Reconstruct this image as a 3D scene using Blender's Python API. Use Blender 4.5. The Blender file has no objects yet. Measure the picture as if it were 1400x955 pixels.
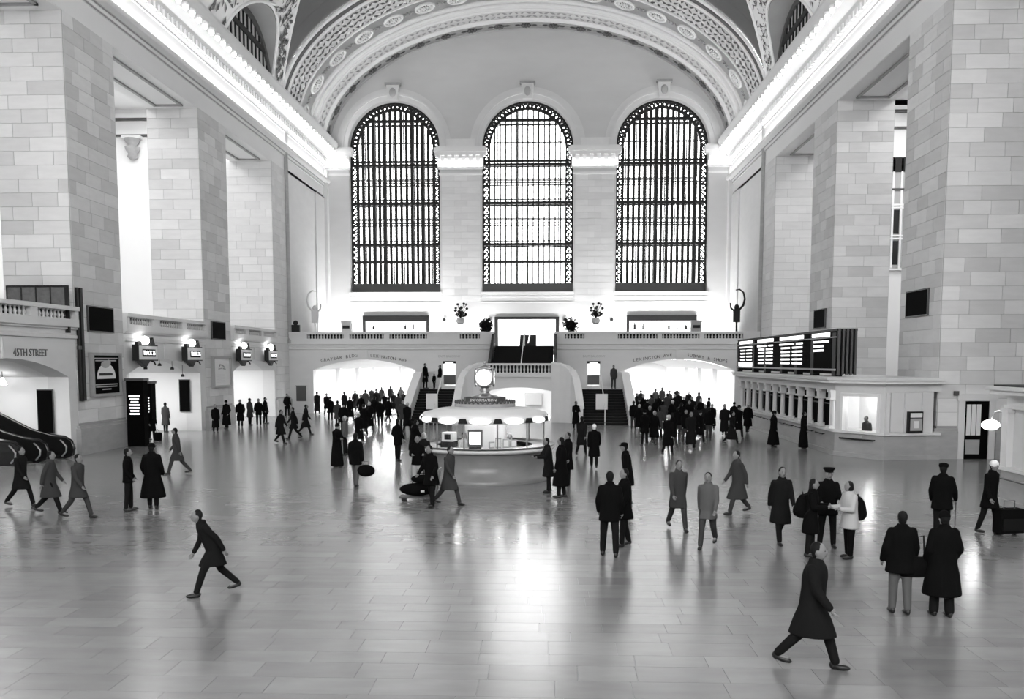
import bpy, math, random
from math import sin, cos, pi, sqrt, radians as rad
from mathutils import Vector as V, Matrix as MX
random.seed(7)
SC = bpy.context.scene
COL = SC.collection

# ------------------------------------------------------------------ camera
FPX, PPX, PPY = 1250.0, 700.0, 603.0
CAM = V((1.9, 0.0, 4.0))
YAW = math.atan(51 / 1250.0)
PITCH = math.atan(109 / math.hypot(1250.0, 51))
cd = bpy.data.cameras.new('camera')
cd.sensor_width = 36.0
cd.lens = FPX / 1400 * 36
cd.shift_y = (PPY - 477.5) / 1400
cd.clip_end = 500
cam = bpy.data.objects.new('camera', cd)
COL.objects.link(cam)
cam.location = CAM
cam.rotation_euler = (pi / 2 - PITCH, 0, YAW)
SC.camera = cam

# ------------------------------------------------------------------ world, exposure
W = bpy.data.worlds.new('overcast_sky')
SC.world = W
W.use_nodes = True
bg = W.node_tree.nodes['Background']
bg.inputs[0].default_value = (1, 1, 1, 1)
bg.inputs[1].default_value = 11.0
SC.view_settings.view_transform = 'Standard'
SC.view_settings.look = 'None'
SC.view_settings.gamma = 1.0
SC.view_settings.use_curve_mapping = False
SC.view_settings.exposure = 0.0
SC.cycles.max_bounces = 8
SC.cycles.diffuse_bounces = 4
SC.cycles.glossy_bounces = 3
SC.cycles.transparent_max_bounces = 16
SC.cycles.sample_clamp_indirect = 6.0
SC.cycles.caustics_reflective = False
SC.cycles.caustics_refractive = False

XL, XR, XC = -18.3, 17.9, -0.2          # the two long walls and the hall's axis
YA, YW = 70.4, 83.0                     # balcony front, great-window wall

def area(name, loc, size, power, rot=(0, 0, 0), portal=False, col=(1, 1, 1)):
    l = bpy.data.lights.new(name, 'AREA')
    l.shape = 'RECTANGLE'
    l.size, l.size_y = size
    l.energy = power
    l.color = col
    if portal:
        l.cycles.is_portal = True
    o = bpy.data.objects.new(name, l)
    o.location = loc
    o.rotation_euler = rot
    COL.objects.link(o)
    return o

def point(name, loc, power, r=0.2):
    l = bpy.data.lights.new(name, 'POINT')
    l.energy = power
    l.shadow_soft_size = r
    o = bpy.data.objects.new(name, l)
    o.location = loc
    COL.objects.link(o)
    return o

WINX = (-12.02, -0.1, 11.83)            # axes of the three great windows
WHW, WSILL, WSPR = 4.08, 10.25, 23.0
for x in WINX:                          # sky portals in the great windows
    area('sky_portal', (x, YW + 1.3, 18.7), (8.2, 17), 1, (-pi / 2, 0, 0), True)
    area('sky_portal', (x, -12.4, 18.7), (8.2, 17), 1, (pi / 2, 0, 0), True)
# hidden strips along the cornices: added wash for the frieze, bulbs' uplight for the vault
for sx, xx in ((1, XL), (-1, XR)):
    area('cornice_light_strip', (xx + sx * 0.34, 36, 20.12), (0.16, 92), 1100, (0, pi, 0))
    area('cornice_light_strip', (xx + sx * 1.2, 36, 23.5), (0.2, 92), 900, (0, pi + sx * 0.7, 0))

# ------------------------------------------------------------------ materials
MATS = {}
def mat(name, g, rough=0.6, var=0.0, nscale=1.0, stretch=(1, 1, 1), rnd=0.0, attr=0.0, metal=0.0, emit=0.0, bump=0.0, spec=0.5, rvar=0.0, ior=0.0):
    m = bpy.data.materials.new(name)
    m.use_nodes = True
    nt = m.node_tree
    b = nt.nodes['Principled BSDF']
    N, L = nt.nodes.new, nt.links.new
    b.inputs['Base Color'].default_value = (g, g, g, 1)
    b.inputs['Roughness'].default_value = rough
    b.inputs['Metallic'].default_value = metal
    b.inputs['Specular IOR Level'].default_value = spec
    if emit:
        b.inputs['Emission Color'].default_value = (1, 1, 1, 1)
        b.inputs['Emission Strength'].default_value = emit
    if ior:
        b.inputs['IOR'].default_value = ior
    cur = None
    def math_(op, a, bb):
        n = N('ShaderNodeMath'); n.operation = op
        for i, q in enumerate((a, bb)):
            if isinstance(q, (int, float)): n.inputs[i].default_value = q
            else: L(q, n.inputs[i])
        return n.outputs[0]
    if var or bump or rvar:
        geo = N('ShaderNodeNewGeometry')
        mp = N('ShaderNodeMapping'); mp.inputs['Scale'].default_value = stretch
        L(geo.outputs['Position'], mp.inputs['Vector'])
        no = N('ShaderNodeTexNoise'); no.inputs['Scale'].default_value = nscale; no.inputs['Detail'].default_value = 5
        L(mp.outputs[0], no.inputs['Vector'])
        if var:
            cur = math_('MULTIPLY_ADD', no.outputs['Fac'], 2 * var)
            cur.node.inputs[2].default_value = 1 - var
        if bump:
            bp = N('ShaderNodeBump'); bp.inputs['Strength'].default_value = bump; bp.inputs['Distance'].default_value = 0.02
            L(no.outputs['Fac'], bp.inputs['Height']); L(bp.outputs[0], b.inputs['Normal'])
        if rvar:
            r = math_('MULTIPLY_ADD', no.outputs['Fac'], 2 * rvar)
            r.node.inputs[2].default_value = rough - rvar
            L(r, b.inputs['Roughness'])
    for amt, kind in ((rnd, 'o'), (attr, 'a')):
        if amt:
            if kind == 'o':
                n = N('ShaderNodeObjectInfo'); src = n.outputs['Random']
            else:
                n = N('ShaderNodeAttribute'); n.attribute_name = 'tone'; src = n.outputs['Fac']
            q = math_('MULTIPLY_ADD', src, 2 * amt)
            q.node.inputs[2].default_value = 1 - amt
            cur = q if cur is None else math_('MULTIPLY', cur, q)
    if cur is not None:
        v = math_('MULTIPLY', cur, g)
        c = N('ShaderNodeCombineColor')
        for i in range(3): L(v, c.inputs[i])
        L(c.outputs[0], b.inputs['Base Color'])
    MATS[name] = m
    return m

mat('limestone_block', 0.66, 0.75, 0.10, 1.2, (1, 1, 4), rnd=0.15)
mat('limestone_course', 0.70, 0.75, 0.08, 1.2, (1, 1, 4), attr=0.06)
mat('limestone', 0.70, 0.75, 0.06, 0.8, (1, 1, 3))
mat('mortar', 0.36, 0.9)
mat('plaster', 0.80, 0.7, 0.03, 0.6)
mat('plaster_grey', 0.62, 0.8, 0.06, 0.5, (1, 1, 3))
mat('ornament', 0.78, 0.6, 0.05, 3)
mat('ornament_dark', 0.10, 0.6, 0.3, 4)
mat('gilt_grey', 0.32, 0.45, 0.25, 3)
mat('vault_paint', 0.10, 0.85, 0.25, 0.35)
mat('lunette_shade', 0.30, 0.8, 0.1, 1)  # grey darkened to carry the shadow side of the lunette reveals
mat('base_marble', 0.38, 0.35, 0.22, 1.5, (1, 1, 3))
mat('floor_tile', 0.21, 0.21, 0.18, 1.3, (1, 3, 1), rnd=0.14, rvar=0.05, spec=0.8, ior=1.62)
mat('floor_tile_far', 0.21, 0.21, 0.18, 1.3, (1, 3, 1), attr=0.14, rvar=0.05, spec=0.8, ior=1.62)
mat('grout', 0.28, 0.6)
mat('drum_marble', 0.22, 0.3, 0.25, 1.5, (1, 1, 2))
mat('iron', 0.014, 0.55, spec=0.25)
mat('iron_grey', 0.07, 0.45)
mat('black_panel', 0.003, 0.8, spec=0.03)
mat('black_gloss', 0.008, 0.08)
mat('dark_steps', 0.008, 0.7, spec=0.15)
mat('brass', 0.35, 0.3, metal=0.8)
mat('white_paint', 0.82, 0.5)
mat('paper', 0.78, 0.6)
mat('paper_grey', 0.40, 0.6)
mat('lamp_glow', 0.9, 0.5, emit=9.0)
mat('bulb_glow', 0.9, 0.5, emit=14.0)
mat('sign_glow', 0.9, 0.5, emit=2.2)
mat('screen_glow', 0.9, 0.4, emit=1.5)
mat('clock_glow', 0.9, 0.4, emit=2.4)
mat('frosted_pane', 0.55, 0.5, 0.15, 2)
mat('leaf', 0.006, 0.7, spec=0.1)
mat('petal', 0.10, 0.6)
mat('wood_dark', 0.010, 0.6, 0.3, 3, spec=0.15)
mat('screen_panel', 0.10, 0.5, 0.5, 6)
mat('cloth_black', 0.004, 0.95, spec=0.08)
mat('cloth_dark', 0.01, 0.95, spec=0.08)
mat('cloth_grey', 0.045, 0.95, spec=0.08)
mat('cloth_mid', 0.10, 0.95, spec=0.08)
mat('cloth_light', 0.42, 0.9)
mat('cloth_white', 0.75, 0.85)
mat('skin', 0.20, 0.6, spec=0.3)
mat('hair_dark', 0.008, 0.7, spec=0.15)
mat('hair_light', 0.45, 0.6)
mat('shoe_leather', 0.008, 0.4)
mat('face_mark', 0.03, 0.6)

def glass(name, g=0.97, refl=0.06):
    m = bpy.data.materials.new(name); m.use_nodes = True
    nt = m.node_tree; nt.nodes.clear()
    o = nt.nodes.new('ShaderNodeOutputMaterial'); mx = nt.nodes.new('ShaderNodeMixShader')
    t = nt.nodes.new('ShaderNodeBsdfTransparent'); gl = nt.nodes.new('ShaderNodeBsdfGlossy')
    t.inputs[0].default_value = (g, g, g, 1); gl.inputs['Roughness'].default_value = 0.03
    mx.inputs[0].default_value = refl
    nt.links.new(t.outputs[0], mx.inputs[1]); nt.links.new(gl.outputs[0], mx.inputs[2]); nt.links.new(mx.outputs[0], o.inputs[0])
    MATS[name] = m
glass('glass')
glass('window_glass', 0.93, 0.05)

# ------------------------------------------------------------------ mesh helpers
class MB:
    def __init__(s): s.v = []; s.f = []; s.t = []; s.m = []; s.cm = 0
    def pts(s, vs, fs, tone=0.5):
        k = len(s.v); s.v += [tuple(p) for p in vs]
        for f in fs:
            s.f.append([i + k for i in f]); s.t.append(tone); s.m.append(s.cm)
        return s
    def quad(s, a, b, c, d, tone=0.5): return s.pts((a, b, c, d), ((0, 1, 2, 3),), tone)
    def box(s, x0, y0, z0, x1, y1, z1, tone=0.5):
        return s.pts([(x, y, z) for x in (x0, x1) for y in (y0, y1) for z in (z0, z1)],
                     ((0, 1, 3, 2), (4, 6, 7, 5), (0, 4, 5, 1), (2, 3, 7, 6), (0, 2, 6, 4), (1, 5, 7, 3)), tone)
    def prism(s, poly, fn, w0, w1, tone=0.5):
        n = len(poly)
        vs = [fn(u, v, w0) for u, v in poly] + [fn(u, v, w1) for u, v in poly]
        return s.pts(vs, [list(range(n)), list(range(2 * n - 1, n - 1, -1))] + [(i, (i + 1) % n, n + (i + 1) % n, n + i) for i in range(n)], tone)
    def grid(s, rows, closed=False):
        n = len(rows[0]); vs = [p for r in rows for p in r]
        fs = [(i * n + j, i * n + (j + 1) % n, (i + 1) * n + (j + 1) % n, (i + 1) * n + j) for i in range(len(rows) - 1) for j in range(n if closed else n - 1)]
        return s.pts(vs, fs)
    def tube(s, path, r, n=6, caps=True):
        P = [V(p) for p in path]; R = r if isinstance(r, (list, tuple)) else [r] * len(P)
        rows = []; up = None
        for i, p in enumerate(P):
            d = (P[min(i + 1, len(P) - 1)] - P[max(i - 1, 0)]).normalized()
            if up is None:
                up = d.orthogonal().normalized()
            else:
                up = (up - d * up.dot(d)); up = up.normalized() if up.length > 1e-6 else d.orthogonal().normalized()
            q = d.cross(up)
            rows.append([tuple(p + (up * cos(2 * pi * k / n) + q * sin(2 * pi * k / n)) * R[i]) for k in range(n)])
        s.grid(rows, True)
        if caps: s.pts(rows[0], [list(range(n - 1, -1, -1))]); s.pts(rows[-1], [list(range(n))])
        return s
    def lathe(s, prof, c=(0, 0, 0), n=16, a0=0, a1=2 * pi, caps=True):
        full = abs(a1 - a0 - 2 * pi) < 1e-6; k = n if full else n + 1
        rows = [[(c[0] + r * cos(a0 + (a1 - a0) * j / n), c[1] + r * sin(a0 + (a1 - a0) * j / n), c[2] + z) for j in range(k)] for r, z in prof]
        s.grid(rows, full)
        if caps and full:
            s.pts(rows[0], [list(range(k - 1, -1, -1))]); s.pts(rows[-1], [list(range(k))])
        return s
    def ell(s, c, r, n=10, m=7, R=None):
        rows = []
        for i in range(m + 1):
            a = -pi / 2 + pi * i / m; a = max(-pi / 2 + 0.02, min(pi / 2 - 0.02, a)); row = []
            for j in range(n):
                p = V((r[0] * cos(a) * cos(2 * pi * j / n), r[1] * cos(a) * sin(2 * pi * j / n), r[2] * sin(a)))
                if R is not None: p = R @ p
                row.append((c[0] + p.x, c[1] + p.y, c[2] + p.z))
            rows.append(row)
        s.grid(rows, True); s.pts(rows[0], [list(range(n - 1, -1, -1))]); s.pts(rows[-1], [list(range(n))])
        return s
    def loft(s, rings, n=14):                   # rings: (cx, cy, cz, rx, ry)
        rows = [[(x + rx * cos(2 * pi * j / n), y + ry * sin(2 * pi * j / n), z) for j in range(n)] for x, y, z, rx, ry in rings]
        s.grid(rows, True); s.pts(rows[0], [list(range(n - 1, -1, -1))]); s.pts(rows[-1], [list(range(n))])
        return s
    def mesh(s, name, smooth=False):
        me = bpy.data.meshes.new(name)
        me.from_pydata(s.v, [], s.f)
        if smooth: me.polygons.foreach_set('use_smooth', [True] * len(s.f))
        if any(s.m): me.polygons.foreach_set('material_index', s.m)
        if any(abs(t - 0.5) > 1e-6 for t in s.t):
            a = me.attributes.new('tone', 'FLOAT', 'FACE'); a.data.foreach_set('value', s.t)
        me.update()
        return me
    def build(s, name, m, parent=None, smooth=False, **pr):
        return link(name, s.mesh(name, smooth), m, parent, **pr)

def link(name, me, m, parent=None, **pr):
    if m is not None and not me.materials:
        for q in ([m] if isinstance(m, str) else m): me.materials.append(MATS[q])
    o = bpy.data.objects.new(name, me)
    COL.objects.link(o)
    if parent is not None: o.parent = parent
    for k, v in pr.items(): o[k] = v
    return o
def empty(name, loc=(0, 0, 0), rz=0.0, **pr):
    o = bpy.data.objects.new(name, None); COL.objects.link(o)
    o.location = loc; o.rotation_euler = (0, 0, rz); o.empty_display_size = 0.2
    for k, v in pr.items(): o[k] = v
    return o
def thing(name, label, cat, loc=(0, 0, 0), rz=0.0, group=None):
    o = empty(name, loc, rz, label=label, category=cat)
    if group: o['group'] = group
    return o
def tree_copy(o, parent=None):
    c = o.copy(); COL.objects.link(c); c.parent = parent
    for ch in list(o.children): tree_copy(ch, c)
    return c
def smoothed(o): o.data.polygons.foreach_set('use_smooth', [True] * len(o.data.polygons)); return o
UNIT = MB().box(-.5, -.5, -.5, .5, .5, .5)
UNITS = {}
def piece(name, m, parent, c, size, rot=None):      # a small slab sharing one unit mesh per material
    if m not in UNITS:
        UNITS[m] = UNIT.mesh('slab_' + m); UNITS[m].materials.append(MATS[m])
    o = bpy.data.objects.new(name, UNITS[m]); COL.objects.link(o)
    o.parent = parent; o.location = c; o.scale = size
    if rot: o.rotation_euler = rot
    return o
def text(s, name, size, loc, rot, m, parent=None, ext=0.01, align='CENTER'):
    c = bpy.data.curves.new(name, 'FONT'); c.body = s; c.size = size; c.extrude = ext; c.align_x = align; c.align_y = 'CENTER'; c.resolution_u = 2
    c.materials.append(MATS[m])
    t = bpy.data.objects.new(name, c); me = bpy.data.meshes.new_from_object(t); bpy.data.objects.remove(t); bpy.data.curves.remove(c)
    me.materials.clear(); me.materials.append(MATS[m])
    o = bpy.data.objects.new(name, me); COL.objects.link(o); o.location = loc; o.rotation_euler = rot
    if parent: o.parent = parent
    return o
def ground(x, y, z=0.0):                            # where the sight line of a photo point meets a level plane
    f = V((-sin(YAW) * cos(PITCH), cos(YAW) * cos(PITCH), -sin(PITCH))); r = V((cos(YAW), sin(YAW), 0)); u = r.cross(f)
    d = f + r * ((x - PPX) / FPX) - u * ((y - PPY) / FPX)
    return CAM + d * ((z - CAM.z) / d.z)

def top_of(kind, a, b, spr, rise):
    c, h = (a + b) / 2, (b - a) / 2
    def f(s):
        t = max(-1, min(1, (s - c) / h))
        return spr + rise * (sqrt(1 - t * t) if kind == 'ell' else (1 - t * t))
    return f
def arch_wall(mb, fn, s0, s1, z0, z1, ops, thick, n=24):
    """wall in (s, z) with openings (a, b, sill, spring, rise, kind); fn(s, z, d) maps to the place, d = depth"""
    ops = sorted(ops); cur = s0
    def rect(a, b, c, d):
        if b - a > 1e-4 and d - c > 1e-4: mb.prism([(a, c), (b, c), (b, d), (a, d)], lambda u, v, w: fn(u, v, w), 0, thick)
    for a, b, sill, spr, rise, kind in ops:
        rect(cur, a, z0, z1); rect(a, b, z0, sill)
        if rise <= 0: rect(a, b, spr, z1)
        else:
            f = top_of(kind, a, b, spr, rise); k = n if kind == 'ell' else 14
            ss = [(a + b) / 2 - (b - a) / 2 * cos(pi * i / k) for i in range(k + 1)]
            for p, q in zip(ss[:-1], ss[1:]):
                mb.prism([(p, f(p)), (q, f(q)), (q, z1), (p, z1)], lambda u, v, w: fn(u, v, w), 0, thick)
        cur = b
    rect(cur, s1, z0, z1)
    return mb
def ring_arch(mb, fn, c, spr, r0, r1, d0, d1, n=28, rise=None, foot=None):
    """raised arch moulding between radii r0 and r1 (rise scales the height), from depth d0 to d1"""
    k = 1 if rise is None else rise
    for i in range(n):
        a, b = pi * i / n, pi * (i + 1) / n
        P = [(c - r0 * cos(a), spr + r0 * k * sin(a)), (c - r1 * cos(a), spr + r1 * k * sin(a)), (c - r1 * cos(b), spr + r1 * k * sin(b)), (c - r0 * cos(b), spr + r0 * k * sin(b))]
        mb.prism(P, lambda u, v, w: fn(u, v, w), d0, d1)
    if foot is not None:
        for s in (-1, 1):
            P = [(c + s * r0, foot), (c + s * r1, foot), (c + s * r1, spr), (c + s * r0, spr)]
            mb.prism(P, lambda u, v, w: fn(u, v, w), d0, d1)
    return mb

# ================================================================== SETTING
# ------------------------------------------------------------------ floor
fl = MB().box(-40, -14, -0.4, 34, 70.4, -0.012)
floor = fl.build('floor', 'grout', kind='structure', label='pale polished marble slab floor of the concourse', category='floor')
def in_view(x, y):
    if y < 9.2: return False
    k = (x - CAM.x) / y * 1250
    return -790 < k < 690
rest = MB(); near = []
y = -12.0
while y < 70.3:
    d = random.choice((0.46, 0.52, 0.58)); d = min(d, 70.38 - y)
    x = XL - 0.5 - random.random()
    while x < XR + 0.4:
        w = random.choice((0.75, 0.95, 1.15, 1.3))
        near.append((x + w / 2, y + d / 2, w - 0.005, d - 0.005)); x += w
    y += d
vis = sorted([t for t in near if in_view(t[0], t[1])], key=lambda t: t[1])
pick = set(vis[:300])
for t in near:
    if t in pick:
        piece('floor_slab', 'floor_tile', floor, (t[0], t[1], -0.02), (t[2], t[3], 0.04))
    else:
        cx, cy, w, d = t
        rest.box(cx - w / 2, cy - d / 2, -0.03, cx + w / 2, cy + d / 2, 0, tone=random.random())
rest.build('far_slabs', 'floor_tile_far', floor, kind='stuff')
# floors of the track passages and of the street passages beyond the balcony
pf = MB()
pf.box(-34, 20, -0.35, XL - 0.5, 70.2, -0.004)
pf.box(XR - 0.6, 17, -0.35, 31, 70.2, -0.004)
pf.box(-19, YA, -0.35, 19, 118, -0.004)
pf.build('passage_floor', 'floor_tile_far', floor)

# ------------------------------------------------------------------ stone coursing
def ashlar(parent, fn, s0, s1, z0, z1, course=0.58, lens=(1.1, 1.4, 1.7), pieces=True, holes=(), proud=0.018):
    """blocks laid in courses on a face; fn(s, z) -> centre, axis 'x' or 'y' along the face"""
    (axis, plane, sgn) = fn
    mb = None if pieces else MB()
    n = max(1, round((z1 - z0) / course)); ch = (z1 - z0) / n
    for i in range(n):
        za = z0 + i * ch; s = s0; first = True
        while s < s1 - 0.02:
            L = random.choice(lens)
            if first and i % 2: L *= 0.5
            first = False
            e = min(s1, s + L)
            if s1 - e < 0.35: e = s1
            c, w = (s + e) / 2, e - s - 0.014
            skip = any(h[0] < e and h[1] > s and h[2] < za + ch and h[3] > za for h in holes)
            if not skip:
                th = proud + random.random() * 0.006
                cz, hh = za + ch / 2, ch - 0.014
                if pieces:
                    if axis == 'x': piece('stone_block', 'limestone_block', parent, (c, plane + sgn * th / 2, cz), (w, th, hh))
                    else: piece('stone_block', 'limestone_block', parent, (plane + sgn * th / 2, c, cz), (th, w, hh))
                else:
                    if axis == 'x': mb.box(c - w / 2, plane, cz - hh / 2, c + w / 2, plane + sgn * th, cz + hh / 2, random.random())
                    else: mb.box(plane, c - w / 2, cz - hh / 2, plane + sgn * th, c + w / 2, cz + hh / 2, random.random())
            s = e
    if mb is not None and mb.f: return mb.build('stone_courses', 'limestone_course', parent, kind='stuff')

SOF = 18.5                               # underside of the bay lintels
def pier(name, label, x, sgn, y0, y1, depth, pieces, zb=1.25, door=None):
    """square stone pier on a long wall; sgn +1 on the left wall (faces +x)"""
    x2 = x - sgn * depth
    m = MB().box(min(x, x2), y0, 0, max(x, x2), y1, SOF)
    o = m.build(name, 'mortar', kind='structure', label=label, category='pier')
    ashlar(o, ('x', y0, -1), min(x, x2) + 0.01, max(x, x2) - 0.01, zb + 0.1, SOF, pieces=pieces)
    ashlar(o, ('y', x, sgn), y0 + 0.01, y1 - 0.01, zb + 0.1, SOF, pieces=pieces)
    b = MB()
    for p, h0, h1 in ((.22, 0, zb - .12), (.14, zb - .12, zb)):
        lo, hi = min(x2, x) - (p if sgn < 0 else 0.0), max(x2, x) + (p if sgn > 0 else 0.0)
        for u, v in (((lo, door[0]), (door[1], hi)) if door else ((lo, hi),)): b.box(u, y0 - p, h0, v, y1 + .02, h1)
    b.build('plinth', 'base_marble', o)
    return o
PY = ((38.4, 42.8), (53.1, 57.5), (67.0, YA))
pier('pillar', 'stone pier beside the archway lettered 45th street', XL, 1, *PY[0], 3.0, True)
pier('pillar', 'middle stone pier of the long wall with the white poster', XL, 1, *PY[1], 3.0, True)
pier('pillar', 'farthest stone pier next to the balcony with the pale statue', XL, 1, *PY[2], 3.4, False)
pier('pillar', 'stone pier with the small glazed door at its foot', XR, -1, *PY[0], 9.0, True, door=(18.7, 20.24))
pier('pillar', 'stone pier rising behind the departure board', XR, -1, *PY[1], 3.15, True)
pier('pillar', 'farthest stone pier behind the far end of departure board', XR, -1, *PY[2], 3.6, False)
# nearer piers, out of the frame, close the hall
for x, s in ((XL, 1), (XR, -1)):
    for a, b in ((23.9, 28.2), (9.4, 13.7), (-12, 0)):
        MB().box(min(x, x - s * 3), a, 0, max(x, x - s * 3), b, SOF).build('wall_pier_near', 'limestone', kind='structure')

# ------------------------------------------------------------------ left wall: lower arches, parapet ledge
def fnL(s, z, d): return (XL - d, s, z)
def fnR(s, z, d): return (XR + d, s, z)
wl = MB()
BAYS = ((28.2, 38.4), (42.8, 53.1), (57.5, 67.0))
ARCHL = ((29.0, 37.75), (43.0, 52.3), (57.85, 66.7))
for (a, b), (p, q) in zip(BAYS, ARCHL):
    arch_wall(wl, fnL, a, b, 0, 4.95, [(p, q, 0, 3.35, 0.78, 'seg')], 0.9)
wl.box(XL - 0.9, 13.7, 0, XL, 23.9, 6.3); wl.box(XL - .9, 0, 0, XL, 9.4, 6.3)
wall_left = wl.build('wall_left', 'limestone', kind='structure', label='lower stone wall with low arches between the piers', category='wall')
ld = MB()
for (a, b) in BAYS:
    ld.prism([(0, 4.95), (0.10, 4.98), (0.10, 5.1), (0.02, 5.15), (0.02, 5.32), (0.14, 5.36), (0.14, 5.44), (-0.6, 5.44), (-0.6, 4.95)], lambda u, v, w: (XL + u, w, v), a, b)
ld.build('string_course', 'limestone', wall_left)
# little panels and keystones on the arch fields
kp = MB()
for (a, b), (p, q) in zip(BAYS, ARCHL):
    c = (p + q) / 2
    kp.box(XL - .05, c - .28, 4.13, XL + .06, c + .28, 4.95)
kp.build('keystone', 'limestone', wall_left)
text('45TH STREET', 'inscription', 0.40, (XL + 0.012, 35.0, 4.34), (pi / 2, 0, pi / 2), 'iron_grey', wall_left)

# track passages behind the arches
ps = MB(); pv = MB()
for i, (p, q) in enumerate(ARCHL):
    x0, x1 = XL - 0.9, XL - 8.5
    f = top_of('seg', p, q, 3.35, 0.78)
    ps.quad((x0, q, 0), (x1, q, 0), (x1, q, 3.35), (x0, q, 3.35)); ps.quad((x0, p, 0), (x1, p, 0), (x1, p, 3.35), (x0, p, 3.35))
    ss = [p + (q - p) * k / 16 for k in range(17)]
    pv.grid([[(x0, s, f(s)) for s in ss], [(x1, s, f(s)) for s in ss]])
    # end wall with a smaller arched mouth
    arch_wall(ps, lambda s, z, d: (x1 - d, s, z), p, q, 0, 4.2, [(p + 2.2, q - 2.6, 0, 2.5, .5, 'seg')], 0.3)
    ps.box(x1 - 6, p, 0, x1 - 5.8, q, 4.2)
    # inner transverse arch seen across the passage
    if i: arch_wall(ps, lambda s, z, d: (XL - 4.2 - d, s, z), p, q, 0, 4.2, [(p + .3, q - 1.2, 0, 2.7, .7, 'seg')], 0.35)
    ps.box(x1 - 6, p - .2, 0, x1, p, 4.4); ps.box(x1 - 6, q, 0, x1, q + .2, 4.4); ps.box(x1 - 6, p, 4.2, x1, q, 4.4)
    ps.box(x1, p - .2, 4.2, x0, q + .2, 4.5)
ps.build('passage_wall', 'plaster', wall_left); pv.build('passage_vault', 'plaster', wall_left, True)

# ------------------------------------------------------------------ right wall low parts
wr = MB()
wr.box(XR, 42.8, 0, XR + .9, 53.1, 3.2); wr.box(XR, 57.5, 0, XR + .9, 67.0, 3.2)
wr.box(XR, 13.7, 0, XR + .9, 23.9, 6.3); wr.box(XR + 7, 28.2, 0, XR + 7.9, 38.4, 23); wr.box(XR, 0, 0, XR + .9, 9.4, 6.3)
wall_right = wr.build('wall_right', 'limestone', kind='structure', label='low stone wall behind the ticket office', category='wall')

# ------------------------------------------------------------------ side galleries behind the piers
for sx, x0, x1, nm in ((1, XL - 3.0, XL - 13.5, 'left'), (-1, XR + 3.15, XR + 13.5, 'right')):
    g = MB(); lo, hi = min(x0, x1), max(x0, x1); zf = 5.2 if sx > 0 else 0.05
    g.box(x1 - .3 if sx > 0 else x1, -12, 0, x1 if sx > 0 else x1 + .3, 69, 23)       # back wall
    g.box(lo, 68.4, 0, hi, 68.8, 23)                                                  # end wall
    g.box(lo, -12.3, 0, hi, -12, 23)
    g.box(lo - .3, -12, 22.6, hi + .3, 69, 23)                                        # ceiling
    if sx > 0: g.box(lo, 20, 5.0, XL - .3, 68.4, 5.2)
    o = g.build('wall_gallery_' + nm, 'plaster', kind='structure', label='bright gallery wall behind the piers on the %s' % ('arch side' if sx > 0 else 'ticket side'), category='wall')
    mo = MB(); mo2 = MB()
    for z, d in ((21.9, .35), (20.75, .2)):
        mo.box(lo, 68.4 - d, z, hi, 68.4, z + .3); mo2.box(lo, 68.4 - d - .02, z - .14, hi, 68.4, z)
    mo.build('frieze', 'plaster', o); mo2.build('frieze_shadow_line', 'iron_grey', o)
    area('gallery_lamps', ((lo + hi) / 2, 50, 21.8), (5, 30), 2600)
    area('gallery_lamps', ((lo + hi) / 2, 18, 21.8), (5, 24), 700)
    # bay soffits; a dark raised frame paints in the edge shade of a coffer
    for i, (a, b) in enumerate(((28.2, 38.4), (42.8, 53.1), (57.5, 67.0))):
        s = MB(); xa = XL - .03 if sx > 0 else XR + .03; xb = x0
        s.box(min(xa, xb), a, SOF - .03, max(xa, xb), b, SOF + .5)
        so = s.build('ceiling_soffit', 'plaster', kind='structure')
        fr = MB(); u0, u1 = min(xa, xb) + .75, max(xa, xb) - .55
        for (p, q, r, t) in ((u0, a + .7, u1, a + .85), (u0, b - .85, u1, b - .7), (u0, a + .7, u0 + .15, b - .7), (u1 - .15, a + .7, u1, b - .7)):
            fr.box(p, q, SOF - .12, r, t, SOF + .02)
        fr.build('coffer_edge_shade', 'gilt_grey', so)

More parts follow.
